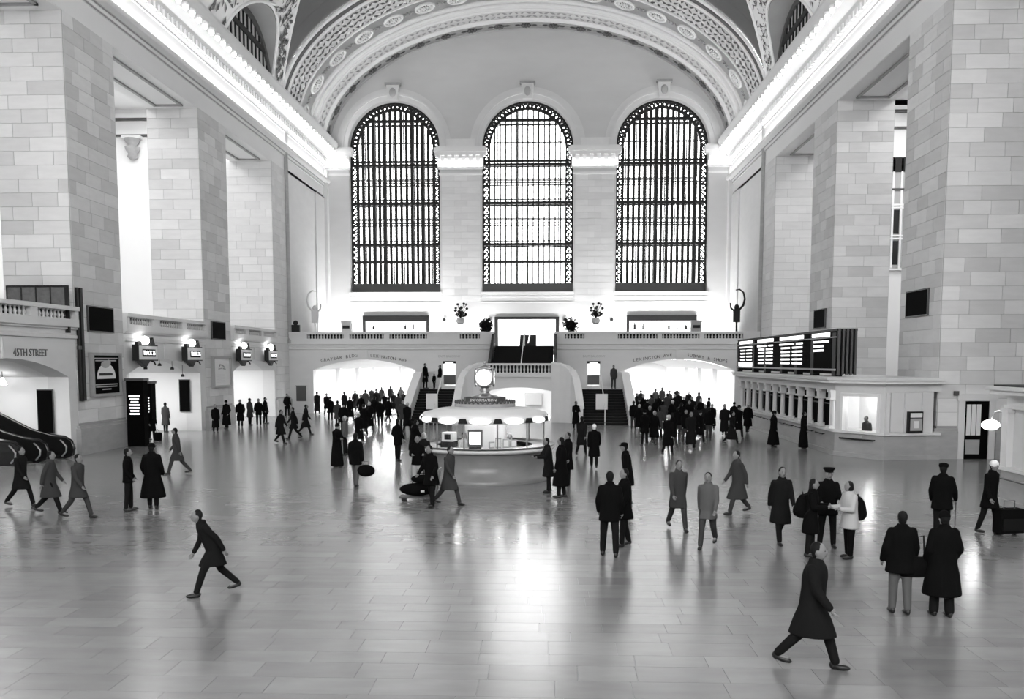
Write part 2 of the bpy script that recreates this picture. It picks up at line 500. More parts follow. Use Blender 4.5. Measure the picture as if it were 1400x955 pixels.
# ------------------------------------------------------------------ entablature and cornice along both walls
CPROF = [(0, SOF), (0, 19.5), (.10, 19.56), (.10, 19.72), (.20, 19.8), (.46, 19.92), (.5, 20.0), (.5, 20.16), (.46, 20.16), (.44, 20.08), (.10, 20.05), (.10, 21.25), (.2, 21.32), (.24, 21.42),  # ledge low in the profile is added to hide the lower light strip
         (.42, 21.75), (.46, 21.95), (.62, 22.05), (1.12, 22.25), (1.16, 22.62), (1.30, 22.9), (1.38, 23.15), (1.38, 23.3), (.9, 23.4), (0, 23.45), (-.6, 23.45), (-.6, SOF)]
for sx, xx, nm in ((1, XL, 'trim_1'), (-1, XR, 'trim_2')):
    c = MB().prism(CPROF, lambda u, v, w: (xx + sx * u, w, v), -12, YW)
    o = c.build(nm, 'plaster', kind='structure', label='bulb-lit cornice along the %s wall' % ('arch side' if sx > 0 else 'ticket office side'), category='cornice')
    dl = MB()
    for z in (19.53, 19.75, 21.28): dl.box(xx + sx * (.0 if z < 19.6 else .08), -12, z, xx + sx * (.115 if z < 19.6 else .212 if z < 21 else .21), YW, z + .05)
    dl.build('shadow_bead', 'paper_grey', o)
    # egg moulding and dentils: small repeats along the wall
    dn = MB(); yy = 20.0
    while yy < 82.5:
        dn.box(xx + sx * .40, yy, 21.5, xx + sx * .56, yy + .3, 21.86); yy += .55
    dn.build('dentils', 'plaster', o, kind='stuff')
    bulb = MB().ell((0, 0, 0), (.11, .11, .15), 8, 6).mesh('bulb', True); bulb.materials.append(MATS['bulb_glow'])
    collar = MB().lathe([(.10, 0), (.2, .05), (.24, .16), (.2, .2)], n=8).mesh('bulb_collar', True); collar.materials.append(MATS['ornament'])
    yy = 30.3
    while yy < 82:
        b = link('bulb', bulb, None, o); b.location = (xx + sx * 1.22, yy, 22.40)
        k = link('bulb_collar', collar, None, b); k.location = (-sx * .05, 0, .05)
        yy += 0.92
    # corner shaft where the vaulted bay begins
    sh = MB().lathe([(.30, 0), (.30, .25), (.2, .4), (.17, 14.7), (.24, 14.9), (.18, 15.1), (.2, 16.2), (.32, 16.4), (.3, 16.7)], (xx + sx * .08, YA + .05, 5.4), 10)
    sh.build('corner_shaft', 'base_marble', o, True)

# ------------------------------------------------------------------ vault with side lunettes
VA, VB, VZ = 18.1, 10.5, 23.0
LUN = (62.3, 47.9, 33.4, 18.9, 4.4)
LHW, LR, LZ = 4.9, 4.0, 23.35
def lun_z(y):
    for c in LUN:
        t = (y - c) / LHW
        if abs(t) < 1: return LZ + LR * sqrt(1 - t * t)
    return None
def vpt(t, y, s, off=0.0): return (XC + s * (VA - off) * cos(t), y, VZ + (VB - off) * sin(t))
ce = MB(); lu = MB(); ys = []
y = -12.0
while y < 69.6:
    ys.append(y); y += 0.3
ys += [69.6]
for c in LUN: ys += [c - LHW + 1e-3, c + LHW - 1e-3, c - LHW - 1e-3, c + LHW + 1e-3, c - LHW + .06, c + LHW - .06]
ys = sorted(set(ys))
for s in (-1, 1):
    rows = []; lrow = []
    for y in ys:
        z = lun_z(y); t0 = 0.0 if z is None else math.asin(min(1, (z - VZ) / VB))
        rows.append([vpt(t0 + (pi / 2 - t0) * k / 22, y, s) for k in range(23)])
        lrow.append((y, z, t0))
    ce.grid(rows)
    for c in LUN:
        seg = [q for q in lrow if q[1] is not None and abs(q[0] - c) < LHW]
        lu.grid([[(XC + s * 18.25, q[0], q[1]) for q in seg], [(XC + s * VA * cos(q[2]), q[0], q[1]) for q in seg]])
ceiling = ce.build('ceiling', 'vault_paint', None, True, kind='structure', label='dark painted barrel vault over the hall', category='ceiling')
lu.build('lunette_vault', 'lunette_shade', ceiling, True)
# white ribs round the lunettes
for s in (-1, 1):
    for c in LUN[:3]:
        path = [];
        for k in range(33):
            a = pi * k / 32; y = c - LHW * 1.02 * cos(a); z = LZ + LR * 1.03 * sin(a)
            t = math.asin(max(0, min(1, (z - VZ) / VB))); path.append(vpt(t, y, s, .03))
        MB().tube(path, .13, 6).build('lunette_rib', 'ornament', ceiling, True)
# pale pendentives between the lunettes, with leaf relief
def pend(s, yl, yr, n=14, lvs=90):
    rows = []; leaves = MB()
    for k in range(n + 1):
        z = 23.4 + (28.8 - 23.4) * k / n; t = math.asin(max(0.0, min(1, (z - VZ) / VB)))
        a, b = yl(z), yr(z); rows.append([vpt(t, a + (b - a) * j / 6, s, .05) for j in range(7)])
    p = MB().grid(rows).build('pendentive', 'ornament', ceiling, True)
    for _ in range(lvs):
        z = 24.4 + random.random() ** .8 * 4.2; t = math.asin((z - VZ) / VB); a, b = yl(z) + .35, yr(z) - .45
        if b <= a: continue
        y = a + (b - a) * random.random(); q = V(vpt(t, y, s, .1)); an = random.random() * pi; L = .16 + random.random() * .3
        tn = V((-s * sin(t), 0, cos(t))); d = V((0, 1, 0)) * cos(an) + tn * sin(an); e = V((0, 1, 0)) * -sin(an) + tn * cos(an); nn = d.cross(e).normalized()
        leaves.pts([q - d * L, q + e * L * .35 + nn * .05, q + d * L, q - e * L * .35 + nn * .05, q + nn * .09], [(0, 1, 4), (1, 2, 4), (2, 3, 4), (3, 0, 4)])
    leaves.build('leaf_relief', 'ornament_dark', p, kind='stuff')
    MB().tube([r[-1] for r in rows], .12, 6).build('pendentive_rib', 'ornament', p, True)
def lun_edge(c, side):
    return lambda z: c + side * (LHW * 1.03 * sqrt(max(0, 1 - ((z - LZ) / (LR * 1.03)) ** 2)) if z < LZ + LR * 1.03 else 0)
def curve_r(z):
    k = (z - 23.4) / 5.4; return 69.3 - 5.6 * max(0, k - .15) ** 1.9 * 1.25
for s in (-1, 1):
    pend(s, lun_edge(62.3, 1), curve_r, lvs=110)
    pend(s, lun_edge(47.9, 1), lun_edge(62.3, -1), lvs=110)
# ------------------------------------------------------------------ decorated end bay of the vault
def vband(name, y0, y1, off, m, parent, a_off=0.0, n=64):
    rows = []
    for yy, o in ((y0, 0.0), (y0, off), (y1, off), (y1, 0.0)):
        rows.append([(XC + (VA - o - a_off) * cos(pi * k / n), yy, VZ - .3 + (VB + .3 - o - a_off * .3) * sin(pi * k / n)) for k in range(n + 1)])
    return MB().grid(rows).build(name, m, parent, True)
eb = vband('ceiling_end_bay', 70.0, YW + .2, .0, 'ornament', None)
eb['kind'] = 'structure'; eb['label'] = 'white ornamented vault band over the great windows'; eb['category'] = 'ceiling'
vband('outer_fillet', 69.35, 69.75, .12, 'ornament', eb)
vband('dark_fillet', 69.75, 70.5, .06, 'vault_paint', eb)
vband('bead', 70.5, 70.85, .14, 'ornament', eb)
vband('fret_ground', 71.0, 74.1, .05, 'plaster_grey', eb)
vband('bead', 74.1, 74.35, .13, 'ornament', eb)
for a, b, o in ((77.3, 77.55, .2), (77.55, 78.0, .12), (78.2, 78.5, .26), (78.5, 79.1, .2), (79.1, 79.3, .3)):
    vband('bead', a, b, o, 'ornament', eb)
vband('leaf_ground', 79.3, 81.0, .24, 'plaster_grey', eb)
vband('bead', 81.0, 81.25, .5, 'ornament', eb)
vband('dark_band', 81.25, 83.0, .42, 'gilt_grey', eb)
vband('inner_bead', 82.8, 83.05, .5, 'paper_grey', eb)
def on_vault(th, off):     # point, outward-facing frame on the end-bay ellipse
    p = V((XC + (VA - off) * cos(th), 0, VZ - .3 + (VB + .3 - off) * sin(th)))
    tg = V((-(VA) * sin(th), 0, (VB + .3) * cos(th))).normalized()
    nn = tg.cross(V((0, 1, 0)))
    if nn.dot(V((XC, 0, VZ)) - p) < 0: nn = -nn
    return p, tg, nn.normalized()
def place(o, th, y, off):
    p, tg, nn = on_vault(th, off); yy = V((0, 1, 0))
    m = MX((tg, nn.cross(tg), nn)).transposed().to_4x4(); m.translation = (p.x, y, p.z); o.matrix_world = m
ros = MB()
ros.lathe([(.86, 0), (.86, .12), (.74, .18), (.68, .1), (.66, 0)], n=24, caps=False)
for k in range(14):
    a = 2 * pi * k / 14; ros.ell((.52 * cos(a), .52 * sin(a), .05), (.15, .075, .09), 6, 4, MX.Rotation(a, 3, 'Z'))
for k in range(8):
    a = 2 * pi * k / 8 + .2; ros.ell((.25 * cos(a), .25 * sin(a), .08), (.11, .07, .09), 6, 4, MX.Rotation(a, 3, 'Z'))
ros.ell((0, 0, .1), (.13, .13, .13), 8, 5)
rosm = ros.mesh('rosette', True); rosm.materials.append(MATS['ornament'])
rd = MB().lathe([(0.02, .02), (.66, .02)], n=20, caps=False).mesh('rosette_ground'); rd.materials.append(MATS['ornament_dark'])
lk = MB()
for k in range(6):
    a = -1 + 2 * k / 5; lk.ell((a * .35, .12 * (-1) ** k, .03), (.16, .06, .05), 6, 4, MX.Rotation(.8 * (-1) ** k, 3, 'Z'))
lkm = lk.mesh('rosette_link', True); lkm.materials.append(MATS['gilt_grey'])
def arc_angles(n, a0=0.0):              # equal arc-length steps round the half ellipse
    N = 2000; P = [on_vault(pi * i / N, 0)[0] for i in range(N + 1)]; S = [0]
    for i in range(N): S.append(S[-1] + (P[i + 1] - P[i]).length)
    out = []; j = 0
    for k in range(n):
        t = S[-1] * (k + .5) / n
        while S[j] < t: j += 1
        out.append(pi * j / N)
    return out
AA = arc_angles(17)
for i, th in enumerate(AA):
    o = link('rosette', rosm, None, eb); place(o, th, 75.9, .02)
    g = link('rosette_ground', rd, None, eb); place(g, th, 75.9, .03)
    if i < 16:
        g = link('rosette_link', lkm, None, eb); place(g, (th + AA[i + 1]) / 2, 75.9, .03)
fd = MB()                                # dark flower on the narrow band
for k in range(8):
    a = 2 * pi * k / 8; fd.ell((.28 * cos(a), .28 * sin(a), .06), (.2, .1, .09), 6, 4, MX.Rotation(a, 3, 'Z'))
fd.ell((0, 0, .12), (.16, .16, .12), 8, 5)
for s in (-1, 1):
    fd.ell((.72 * s, 0, .05), (.26, .1, .06), 6, 4)
fdm = fd.mesh('band_flower', True); fdm.materials.append(MATS['ornament_dark'])
for th in arc_angles(19):
    o = link('band_flower', fdm, None, eb); place(o, th, 82.0, .46)
def strew(name, y0, y1, off, n, rows, size, m):
    mb = MB()
    for r in range(rows):
        yy = y0 + (y1 - y0) * (r + .5) / rows
        for i, th in enumerate(arc_angles(n)):
            p, tg, nn = on_vault(th, off); p.y = yy; an = (pi / 4 if (i + r) % 2 else -pi / 4) + random.uniform(-.3, .3); L = size * random.uniform(.8, 1.2)
            d = tg * cos(an) + V((0, 1, 0)) * sin(an); e = nn.cross(d)
            mb.pts([p - d * L, p + e * L * .4, p + d * L, p - e * L * .4, p + nn * .1], [(0, 1, 4), (1, 2, 4), (2, 3, 4), (3, 0, 4)])
    mb.build(name, m, eb, kind='stuff')
strew('fret_leaves', 71.0, 74.1, .07, 110, 4, .3, 'ornament_dark')
strew('fret_leaves', 71.0, 74.1, .07, 83, 3, .3, 'ornament')
strew('leaf_scroll', 79.4, 80.9, .26, 90, 2, .28, 'gilt_grey')

# lunette windows
for s in (-1, 1):
    for c in LUN[:2]:
        wn = len([o for o in bpy.data.objects if o.name.startswith('window_')]) + 1
        e = empty('window_%d' % (10 + wn), (0, 0, 0), kind='structure', label='arched lunette window above the cornice', category='window')
        xw = XC + s * 18.12
        pn = MB(); f = top_of('ell', c - LHW, c + LHW, LZ, LR)
        ss = [c - LHW * cos(pi * k / 24) for k in range(25)]
        pn.grid([[(xw, q, LZ - .6) for q in ss], [(xw, q, f(q)) for q in ss]]); pn.build('frosted_pane', 'frosted_pane', e)
        for k in range(1, 12):
            q = c - LHW + 2 * LHW * k / 12; MB().box(xw - .09, q - .07, LZ - .6, xw + .09, q + .07, f(q)).build('mullion', 'iron', e)
        MB().box(xw - .13, c - LHW * .8, 25.6, xw + .13, c + LHW * .8, 25.95).build('transom', 'iron', e)
        fr = MB(); ring_arch(fr, lambda u, v, w: (xw - s * w, u, v), c, LZ, LHW - .42, LHW, -.15, .18, 28, LR / LHW); fr.build('arch_frame', 'iron_grey', e)

# ------------------------------------------------------------------ west end behind the camera
we = MB()
arch_wall(we, lambda s, z, d: (s, -12 - d, z), -34, 34, -.4, 36, [(x - WHW, x + WHW, WSILL, WSPR, WHW, 'ell') for x in WINX], .8)
we.build('wall_west', 'limestone', kind='structure')

# ================================================================== EAST END
def fnE(s, z, d): return (s, YW + d, z)
ew = MB()
lowops = [(-14.9, -9.1, 6.1, 8.05, 0, 'r'), (8.9, 14.9, 6.1, 8.0, 0, 'r'), (-2.85, 2.55, 5.2, 7.85, 0, 'r')]
arch_wall(ew, fnE, -19.5, 19.5, 9.3, 35, [(x - WHW, x + WHW, WSILL, WSPR, WHW, 'ell') for x in WINX], 1.1, 32)
arch_wall(ew, fnE, -19.5, 19.5, 4.6, 9.3, lowops, .8)
ew.box(-19.5, YW - .001, 4.6, -18.05, YW + 1, 35)
wall_back = ew.build('wall_back', 'plaster_grey', kind='structure', label='end wall holding the three great arched windows', category='wall')
tr = MB()
for x in WINX:
    ring_arch(tr, fnE, x, WSPR, WHW + .02, WHW + .42, -.16, .0, 32)
    ring_arch(tr, fnE, x, WSPR, WHW + .42, WHW + .62, -.26, .0, 32)
    ring_arch(tr, fnE, x, WSPR, WHW + .62, WHW + 1.05, -.08, .0, 32)
tr.build('archivolt', 'limestone', wall_back)
for x in WINX:
    k = MB()
    k.prism([(-.42, WSPR + WHW - .05), (.42, WSPR + WHW - .05), (.55, WSPR + WHW + 1.2), (-.55, WSPR + WHW + 1.2)], lambda u, v, w: (x + u, YW + w, v), -.5, 0)
    k.build('keystone', 'limestone', wall_back)
    MB().box(x - .68, YW - .62, WSPR + WHW + 1.2, x + .68, YW, WSPR + WHW + 1.4).build('keystone_cap', 'gilt_grey', wall_back)
    MB().ell((x, YW - .52, WSPR + WHW + .55), (.3, .12, .42), 8, 6).build('keystone_mask', 'paper_grey', wall_back, True)
# piers between the windows: shafts and bracketed capitals
for a, b in ((-18.2, -16.1), (-7.94, -4.18), (3.98, 7.75), (15.91, 18.0)):
    cp = MB()
    for z0, z1, d in ((20.55, 20.75, .1), (21.05, 21.2, .14), (21.2, 22.2, .22), (22.2, 22.5, .5), (22.5, 22.85, .62), (22.85, 23.0, .4)):
        e = d * .75
        cp.box(a - e, YW - d, z0, b + e, YW + .02, z1)
    cp.build('capital', 'plaster', wall_back)
    area('capital_lamps', ((a + b) / 2, YW - .34, 21.24), (b - a, .12), 60, (pi, 0, 0))
    n = max(2, int((b - a) / .62))
    for k in range(n + 1):
        xx = a + (b - a) * k / n
        bk = MB().prism([(0, 21.35), (-.42, 21.9), (-.42, 22.2), (0, 22.2)], lambda u, v, w: (xx + w, YW - .2 + u, v), -.14, .14); bk.build('bracket', 'ornament', wall_back)
    if b - a > 3:
        sh = MB()
        for q in range(20):
            zz = 9.4 + q * .56
            for h in range(3 if q % 2 else 2):
                nn = 3 if q % 2 else 2; w = (b - a - .3) / nn
                sh.box(a + .15 + h * w + .012, YW - .03, zz + .012, a + .15 + (h + 1) * w - .012, YW + .02, zz + .548, random.random())
        sh.build('stone_courses', 'limestone_course', wall_back, kind='stuff')
pn = MB()
for x in WINX:
    pn.box(x - WHW, YW - .05, 9.3, x + WHW, YW + .3, 9.38); pn.box(x - WHW - .1, YW - .16, 10.05, x + WHW + .1, YW + .3, 10.25); pn.box(x - WHW - .02, YW - .04, 9.75, x + WHW + .02, YW + .3, 9.85)
pn.build('sill_moulding', 'plaster', wall_back)
mm = MB()
for a, b in ((-7.94, -4.18), (3.98, 7.75)):
    mm.box(a, YW - .1, 23.0, b, YW, 23.7)
mm.build('impost_frieze', 'ornament', wall_back)
# lining of the vaulted end bay above the balcony
lin = MB()
for x, s in ((XL, 1), (XR, -1)):
    lin.box(min(x, x - s * .5), YA, 0, max(x, x - s * .5), YW + .5, SOF + .2)
    lin.box(min(x + s * .12, x), 79.2, 5.2, max(x + s * .12, x), 82.2, SOF)
    lin.box(min(x + s * .35, x), 82.3, 5.2, max(x + s * .35, x), YW, 21.0)
wall_bay = lin.build('wall_bay_sides', 'limestone', kind='structure')

# great windows
def great_window(i, xc, bar, back):
    e = empty('window_%d' % i, (xc, YW + .85, 0), kind='structure', category='window',
              label=('great arched window above the %s of the balcony' % ('bar on the statue side', 'central stair', 'bar on the departure board side')[i - 1]))
    f = top_of('ell', -WHW, WHW, WSPR, WHW)
    fn = lambda u, v, w: (u, w, v)
    fr = MB(); ring_arch(fr, fn, 0, WSPR, WHW - .16, WHW + .05, -.15, .15, 36, foot=10.3); fr.build('outer_frame', 'iron', e)
    fi = MB(); ring_arch(fi, fn, 0, WSPR, WHW - .72, WHW - .60, -.12, .12, 36, foot=10.9); fi.build('inner_frame', 'iron', e)
    # pierced border between the frames
    br = MB(); z = 11.2
    while z < WSPR:
        for s in (-1, 1):
            x0, x1 = s * (WHW - .6), s * (WHW - .16)
            br.tube([(x0, 0, z), ((x0 + x1) / 2, 0, z + .22), (x1, 0, z)], .085, 4); br.tube([(x0, 0, z + .44), ((x0 + x1) / 2, 0, z + .22), (x1, 0, z + .44)], .085, 4)
            br.box(min(x0, x1), -.04, z - .05, max(x0, x1), .04, z + .05)
        z += .5
    for k in range(31):
        a = pi * (k + .5) / 31; r0, r1 = WHW - .62, WHW - .14
        br.tube([(-r0 * cos(a - .04), 0, WSPR + r0 * sin(a - .04)), (-r1 * cos(a + .04), 0, WSPR + r1 * sin(a + .04))], .12, 4)
        br.tube([(-r0 * cos(a + .04), 0, WSPR + r0 * sin(a + .04)), (-r1 * cos(a - .04), 0, WSPR + r1 * sin(a - .04))], .12, 4)
    br.build('border_tracery', 'iron', e, kind='stuff')
    n = 15; xs = [-3.45 + 6.9 * k / (n - 1) for k in range(n)]
    fin = lambda x: WSPR + sqrt(max(0.05, (WHW - .66) ** 2 - x * x))
    for x in xs:
        MB().box(x - bar / 2, -.10, 10.3, x + bar / 2, .10, fin(x) if abs(x) < WHW - .7 else WSPR).build('mullion', 'iron', e)
    tz = [(12.9, 13.12), (14.45, 14.68), (18.1, 18.36), (21.5, 21.72), (21.82, 22.0), (25.35, 25.6), (16.2, 16.28), (16.42, 16.5), (19.75, 19.83), (19.97, 20.05), (23.5, 23.57), (14.82, 14.9), (18.5, 18.58)]
    for z0, z1 in tz:
        w = WHW - .15 if z1 < WSPR else sqrt((WHW - .3) ** 2 - (z1 - WSPR) ** 2)
        MB().box(-w, -.14, z0, w, .14, z1).build('transom', 'iron', e)
    MB().box(-WHW, -.16, 10.25, WHW, .16, 11.08).build('base_panel', 'iron_grey', e)
    # crown tracery
    ct = MB()
    for k in range(9):
        x = -1.9 + 3.8 * k / 8; zz = 26.0 + .55 * (1 - (x / 2.6) ** 2); ct.tube([(x + .2 * cos(2 * pi * j / 8), 0, zz + .2 * sin(2 * pi * j / 8)) for j in range(9)], .05, 4, False)
    ct.build('crown_tracery', 'iron', e)
    # panes
    levels = [11.08, 12.9, 14.45, 16.2, 18.1, 19.75, 21.5, 23.5, 25.35, 27.0]
    for a, b in zip(xs[:-1], xs[1:]):
        for z0, z1 in zip(levels[:-1], levels[1:]):
            zt = min(z1, min(fin(a), fin(b)))
            if zt - z0 > .25: piece('pane', 'window_glass', e, ((a + b) / 2, .03, (z0 + zt) / 2), (b - a, .02, zt - z0))
    # second glazing wall across the inspection walkway
    sb = MB()
    for k in range(back):
        x = -3.7 + 7.4 * k / (back - 1); sb.box(x - .05, 1.5, 10.3, x + .05, 1.6, f(x))
    for z0 in (10.3, 14.5, 18.2, 21.7, 25.4): sb.box(-WHW, 1.5, z0, WHW, 1.65, z0 + .16)
    for z0 in (13.0, 16.9, 20.4): sb.box(-WHW, .3, z0, WHW, 1.4, z0 + .06)
    sb.build('outer_glazing_bars', 'iron', e)
great_window(1, WINX[0], .25, 24)
great_window(2, WINX[1], .13, 9)  # bars thinner and fewer than its neighbours, imitating glare that washes them out
great_window(3, WINX[2], .25, 24)

# ------------------------------------------------------------------ balcony and wall below it
def fnB(s, z, d): return (s, YA + d, z)
bw = MB()
arch_wall(bw, fnB, XL, XR, 0, 4.95, [(-16.4, -8.45, 0, 3.35, .82, 'seg'), (-6.27, -5.32, 2.1, 4.0, 0, 'r'), (-2.3, 2.25, 2.9, 4.96, 0, 'r'), (4.8, 5.76, 2.1, 4.0, 0, 'r'), (7.65, 16.0, 0, 3.35, .86, 'seg')], .9)
wall_balcony = bw.build('wall_balcony', 'limestone', kind='structure', label='stone wall below the balcony with two broad low arches', category='wall')
lc = MB()
for a, b in ((XL, -2.3), (2.25, XR)):
    lc.prism([(0, 4.9), (-.1, 4.95), (-.1, 5.08), (0, 5.12), (0, 5.28), (-.16, 5.32), (-.16, 5.42), (.5, 5.42), (.5, 4.9)], lambda u, v, w: (w, YA + u, v), a, b)
lc.build('string_course', 'limestone', wall_balcony)
bl = MB()
for a, b in ((XL, -2.3), (2.25, XR)): bl.box(a, YA + .4, 4.95, b, YW, 5.2)
bl.box(-2.3, YA + .05, 5.0, 2.25, YW, 5.2)
bl.build('floor_balcony', 'limestone', kind='structure')
for c in (-12.42, 11.82):
    MB().box(c - .3, YA - .1, 4.16, c + .3, YA, 4.92).build('keystone', 'limestone', wall_balcony)
def bent(s, c, w, sag, z, name='inscription', size=.34):
    ch = list(s); n = len(ch)
    for i, q in enumerate(ch):
        if q == ' ': continue
        t = (i + .5) / n - .5; x = c + t * w
        text(q, name, size, (x, YA - .012, z + sag * t), (pi / 2, -math.atan2(sag, w) if False else 0, 0), 'iron_grey', wall_balcony)
bent('GRAYBAR BLDG', -14.35, 2.9, .42, 4.28); bent('LEXINGTON AVE', -10.5, 2.9, -.42, 4.28)
bent('LEXINGTON AVE', 9.75, 3.0, .42, 4.3); bent('SUBWAY & SHOPS', 13.9, 3.1, -.5, 4.26)
text('EAST BALCONY', 'inscription', .24, (-5.8, YA - .01, 4.4), (pi / 2, 0, 0), 'paper_grey', wall_balcony)
text('EAST BALCONY', 'inscription', .24, (5.3, YA - .01, 4.4), (pi / 2, 0, 0), 'paper_grey', wall_balcony)
# bright street passages beyond the arches
sp = MB()
for a, b in ((-16.4, -8.45), (7.65, 16.0)):
    f = top_of('seg', a, b, 3.35, .84); y0, y1 = YA + .9, 112
    sp.quad((a, y0, 0), (a, y1, 0), (a, y1, 3.36), (a, y0, 3.36)); sp.quad((b, y0, 0), (b, y1, 0), (b, y1, 3.36), (b, y0, 3.36))
    ss = [a + (b - a) * k / 16 for k in range(17)]
    sp.grid([[(s, y0, f(s)) for s in ss], [(s, y1, f(s)) for s in ss]])
    sp.box(a - .2, y1, 0, b + .2, y1 + .2, 4.5)
    for yy in (78, 86, 94):
        sp.box(a, yy, 0, a + .35, yy + .8, 3.4); sp.box(b - .35, yy, 0, b, yy + .8, 3.4)
    for yy in (73.5, 80, 87, 94, 101, 108): area('passage_lamps', ((a + b) / 2, yy, 3.7), (4.5, 1.2), 900)
sp.build('wall_passages', 'plaster', kind='structure', label='white lining of the street passages', category='wall')
# rooms behind the balcony openings and stair doors
rm = MB()
for a, b in ((-14.95, -9.05), (8.85, 14.95), (-2.9, 2.6)):
    rm.box(a - .2, YW + 5, 5.0, b + .2, YW + 5.2, 9.2); rm.box(a - .2, YW + .8, 5.0, a, YW + 5, 9.2); rm.box(b, YW + .8, 5.0, b + .2, YW + 5, 9.2)
    rm.box(a - .2, YW + .8, 9.0, b + .2, YW + 5, 9.2); rm.box(a - .2, YW + .5, 4.9, b + .2, YW + 5, 5.1)
    area('bar_lamps', ((a + b) / 2, YW + 2.6, 8.8), (3.5, 2), 420)
for a, b in ((-6.4, -5.2), (4.7, 5.9)):
    rm.box(a - .3, YA + 3, 2, b + .3, YA + 3.1, 4.4); rm.box(a - .3, YA + .9, 2, a, YA + 3, 4.4); rm.box(b, YA + .9, 2, b + .3, YA + 3, 4.4); rm.box(a - .3, YA + .9, 4.2, b + .3, YA + 3, 4.4)
    area('door_room_lamp', ((a + b) / 2, YA + 2, 4.1), (.7, .7), 60)
rm.build('wall_back_rooms', 'plaster', kind='structure')
for i, (p, q) in enumerate(ARCHL):
    area('track_passage_lamps', (XL - 3.0, (p + q) / 2, 3.95), (2.4, 4), 420 if i else 320)
    area('track_passage_lamps', (XL - 10.5, (p + q) / 2, 3.95), (2, 4), 200)
for x0, x1 in ((-17.8, -3.2), (3.0, 17.4)): area('balcony_fill_strip', ((x0 + x1) / 2, 80.6, 5.32), (x1 - x0, .5), 1600, (pi - .35, 0, 0))  # unseen strips added behind the parapet to whiten the wall below the windows

# ================================================================== EAST STAIR
stair = thing('staircase', 'double stone staircase climbing to the balcony below the middle window', 'staircase')
RISE, NS = 2.12 / 13, 13
for sgn, a, b in ((-1, -7.0, -4.15), (1, 3.95, 6.9)):
    for k in range(NS):
        y0 = 58.0 + k * 0.385
        MB().box(a, y0, 0, b, 63.05, (k + 1) * RISE - .04).build('step', 'dark_steps', stair)
        MB().box(a, y0 - .03, (k + 1) * RISE - .04, b, y0 + .36, (k + 1) * RISE).build('tread', 'iron', stair)
    xo = a - .42 if sgn < 0 else b
    MB().prism([(57.4, 0), (57.4, .95), (58.0, 1.05), (63.0, 3.1), (63.4, 3.15), (70.4, 3.15), (70.4, 0)], lambda u, v, w: (w, u, v), xo, xo + .42).build('outer_parapet', 'limestone', stair)
    MB().prism([(57.3, .95), (58.0, 1.05), (63.0, 3.1), (63.4, 3.15), (70.4, 3.15), (70.4, 3.27), (63.4, 3.27), (63.0, 3.22), (58.0, 1.2), (57.3, 1.1)], lambda u, v, w: (w, u, v), xo - .06, xo + .48).build('parapet_rail', 'plaster', stair)
    MB().box(a, 63.05, 0, b, 70.4, 2.12).build('landing', 'limestone', stair)
    xm = (a + b) / 2 + (.1 if sgn < 0 else 0)
    hr = MB().tube([(xm, 58.0, 0), (xm, 58.0, 1.05), (xm, 63.1, 3.1), (xm, 63.1, 2.1)], .035, 6); hr.build('handrail', 'white_paint', stair)
    MB().box(xm - .55, 58.6, .95, xm + .2, 58.65, 1.95).build('notice_board', 'paper', stair)
    # curved inner parapet sweeping from the platform down to the floor
    side = -1 if sgn < 0 else 1; cx = -.1
    plan = [(2.15, 60.35, 3.85), (2.7, 60.3, 3.8), (3.15, 60.15, 3.65), (3.5, 59.9, 3.35), (3.72, 59.5, 2.85), (3.85, 59.0, 2.2), (3.92, 58.4, 1.5), (3.95, 57.8, 1.1), (3.95, 57.3, 1.05)]
    pr_ = MB(); rl = MB()
    for (x0, y0, z0), (x1, y1, z1) in zip(plan[:-1], plan[1:]):
        A, B = (cx + side * x0, y0), (cx + side * x1, y1)
        d = V((B[0] - A[0], B[1] - A[1], 0)).normalized(); nx, ny = -d.y * .17, d.x * .17
        def hexa(mb, za0, za1, zb0, zb1, g):
            ax, ay, bx, by = nx * g, ny * g, nx * g, ny * g
            mb.pts([(A[0] - ax, A[1] - ay, za0), (A[0] + ax, A[1] + ay, za0), (B[0] + bx, B[1] + by, zb0), (B[0] - bx, B[1] - by, zb0),
                    (A[0] - ax, A[1] - ay, za1), (A[0] + ax, A[1] + ay, za1), (B[0] + bx, B[1] + by, zb1), (B[0] - bx, B[1] - by, zb1)],
                   ((0, 1, 2, 3), (4, 5, 6, 7), (0, 1, 5, 4), (1, 2, 6, 5), (2, 3, 7, 6), (3, 0, 4, 7)))
        hexa(pr_, 0, z0, 0, z1, 1); hexa(rl, z0, z0 + .13, z1, z1 + .13, 1.4)
    pr_.build('curved_parapet', 'limestone', stair); rl.build('curved_rail', 'plaster', stair)
    xi = b - .02 if sgn < 0 else a - .3
    MB().prism([(58.2, 0), (58.2, 1.0), (63.2, 3.0), (70.4, 3.0), (70.4, 0)], lambda u, v, w: (w, u, v), xi, xi + .3).build('inner_wall', 'limestone', stair)
fw = MB(); arch_wall(fw, lambda s, z, d: (s, 60.35 + d, z), -2.75, 2.55, 0, 3.2, [(-2.6, 2.45, 0, 1.95, .36, 'seg')], .4)
fw.build('front_wall', 'limestone', stair)
MB().box(-3.9, 60.5, 2.85, 3.7, 66.2, 2.98).build('platform', 'limestone', stair)
ar = MB(); ar.quad((-3.2, 66, 0), (3.0, 66, 0), (3.0, 66, 2.85), (-3.2, 66, 2.85)); ar.quad((-3.2, 60.8, 0), (-3.2, 66, 0), (-3.2, 66, 2.85), (-3.2, 60.8, 2.85)); ar.quad((3.0, 60.8, 0), (3.0, 66, 0), (3.0, 66, 2.85), (3.0, 60.8, 2.85))
ar.build('archway_lining', 'plaster', stair)
MB().box(.15, 65.6, .9, 1.35, 65.95, 1.75).build('archway_counter', 'paper_grey', stair)
area('archway_lamps', (-.1, 63.4, 2.7), (3.5, 2.5), 260)
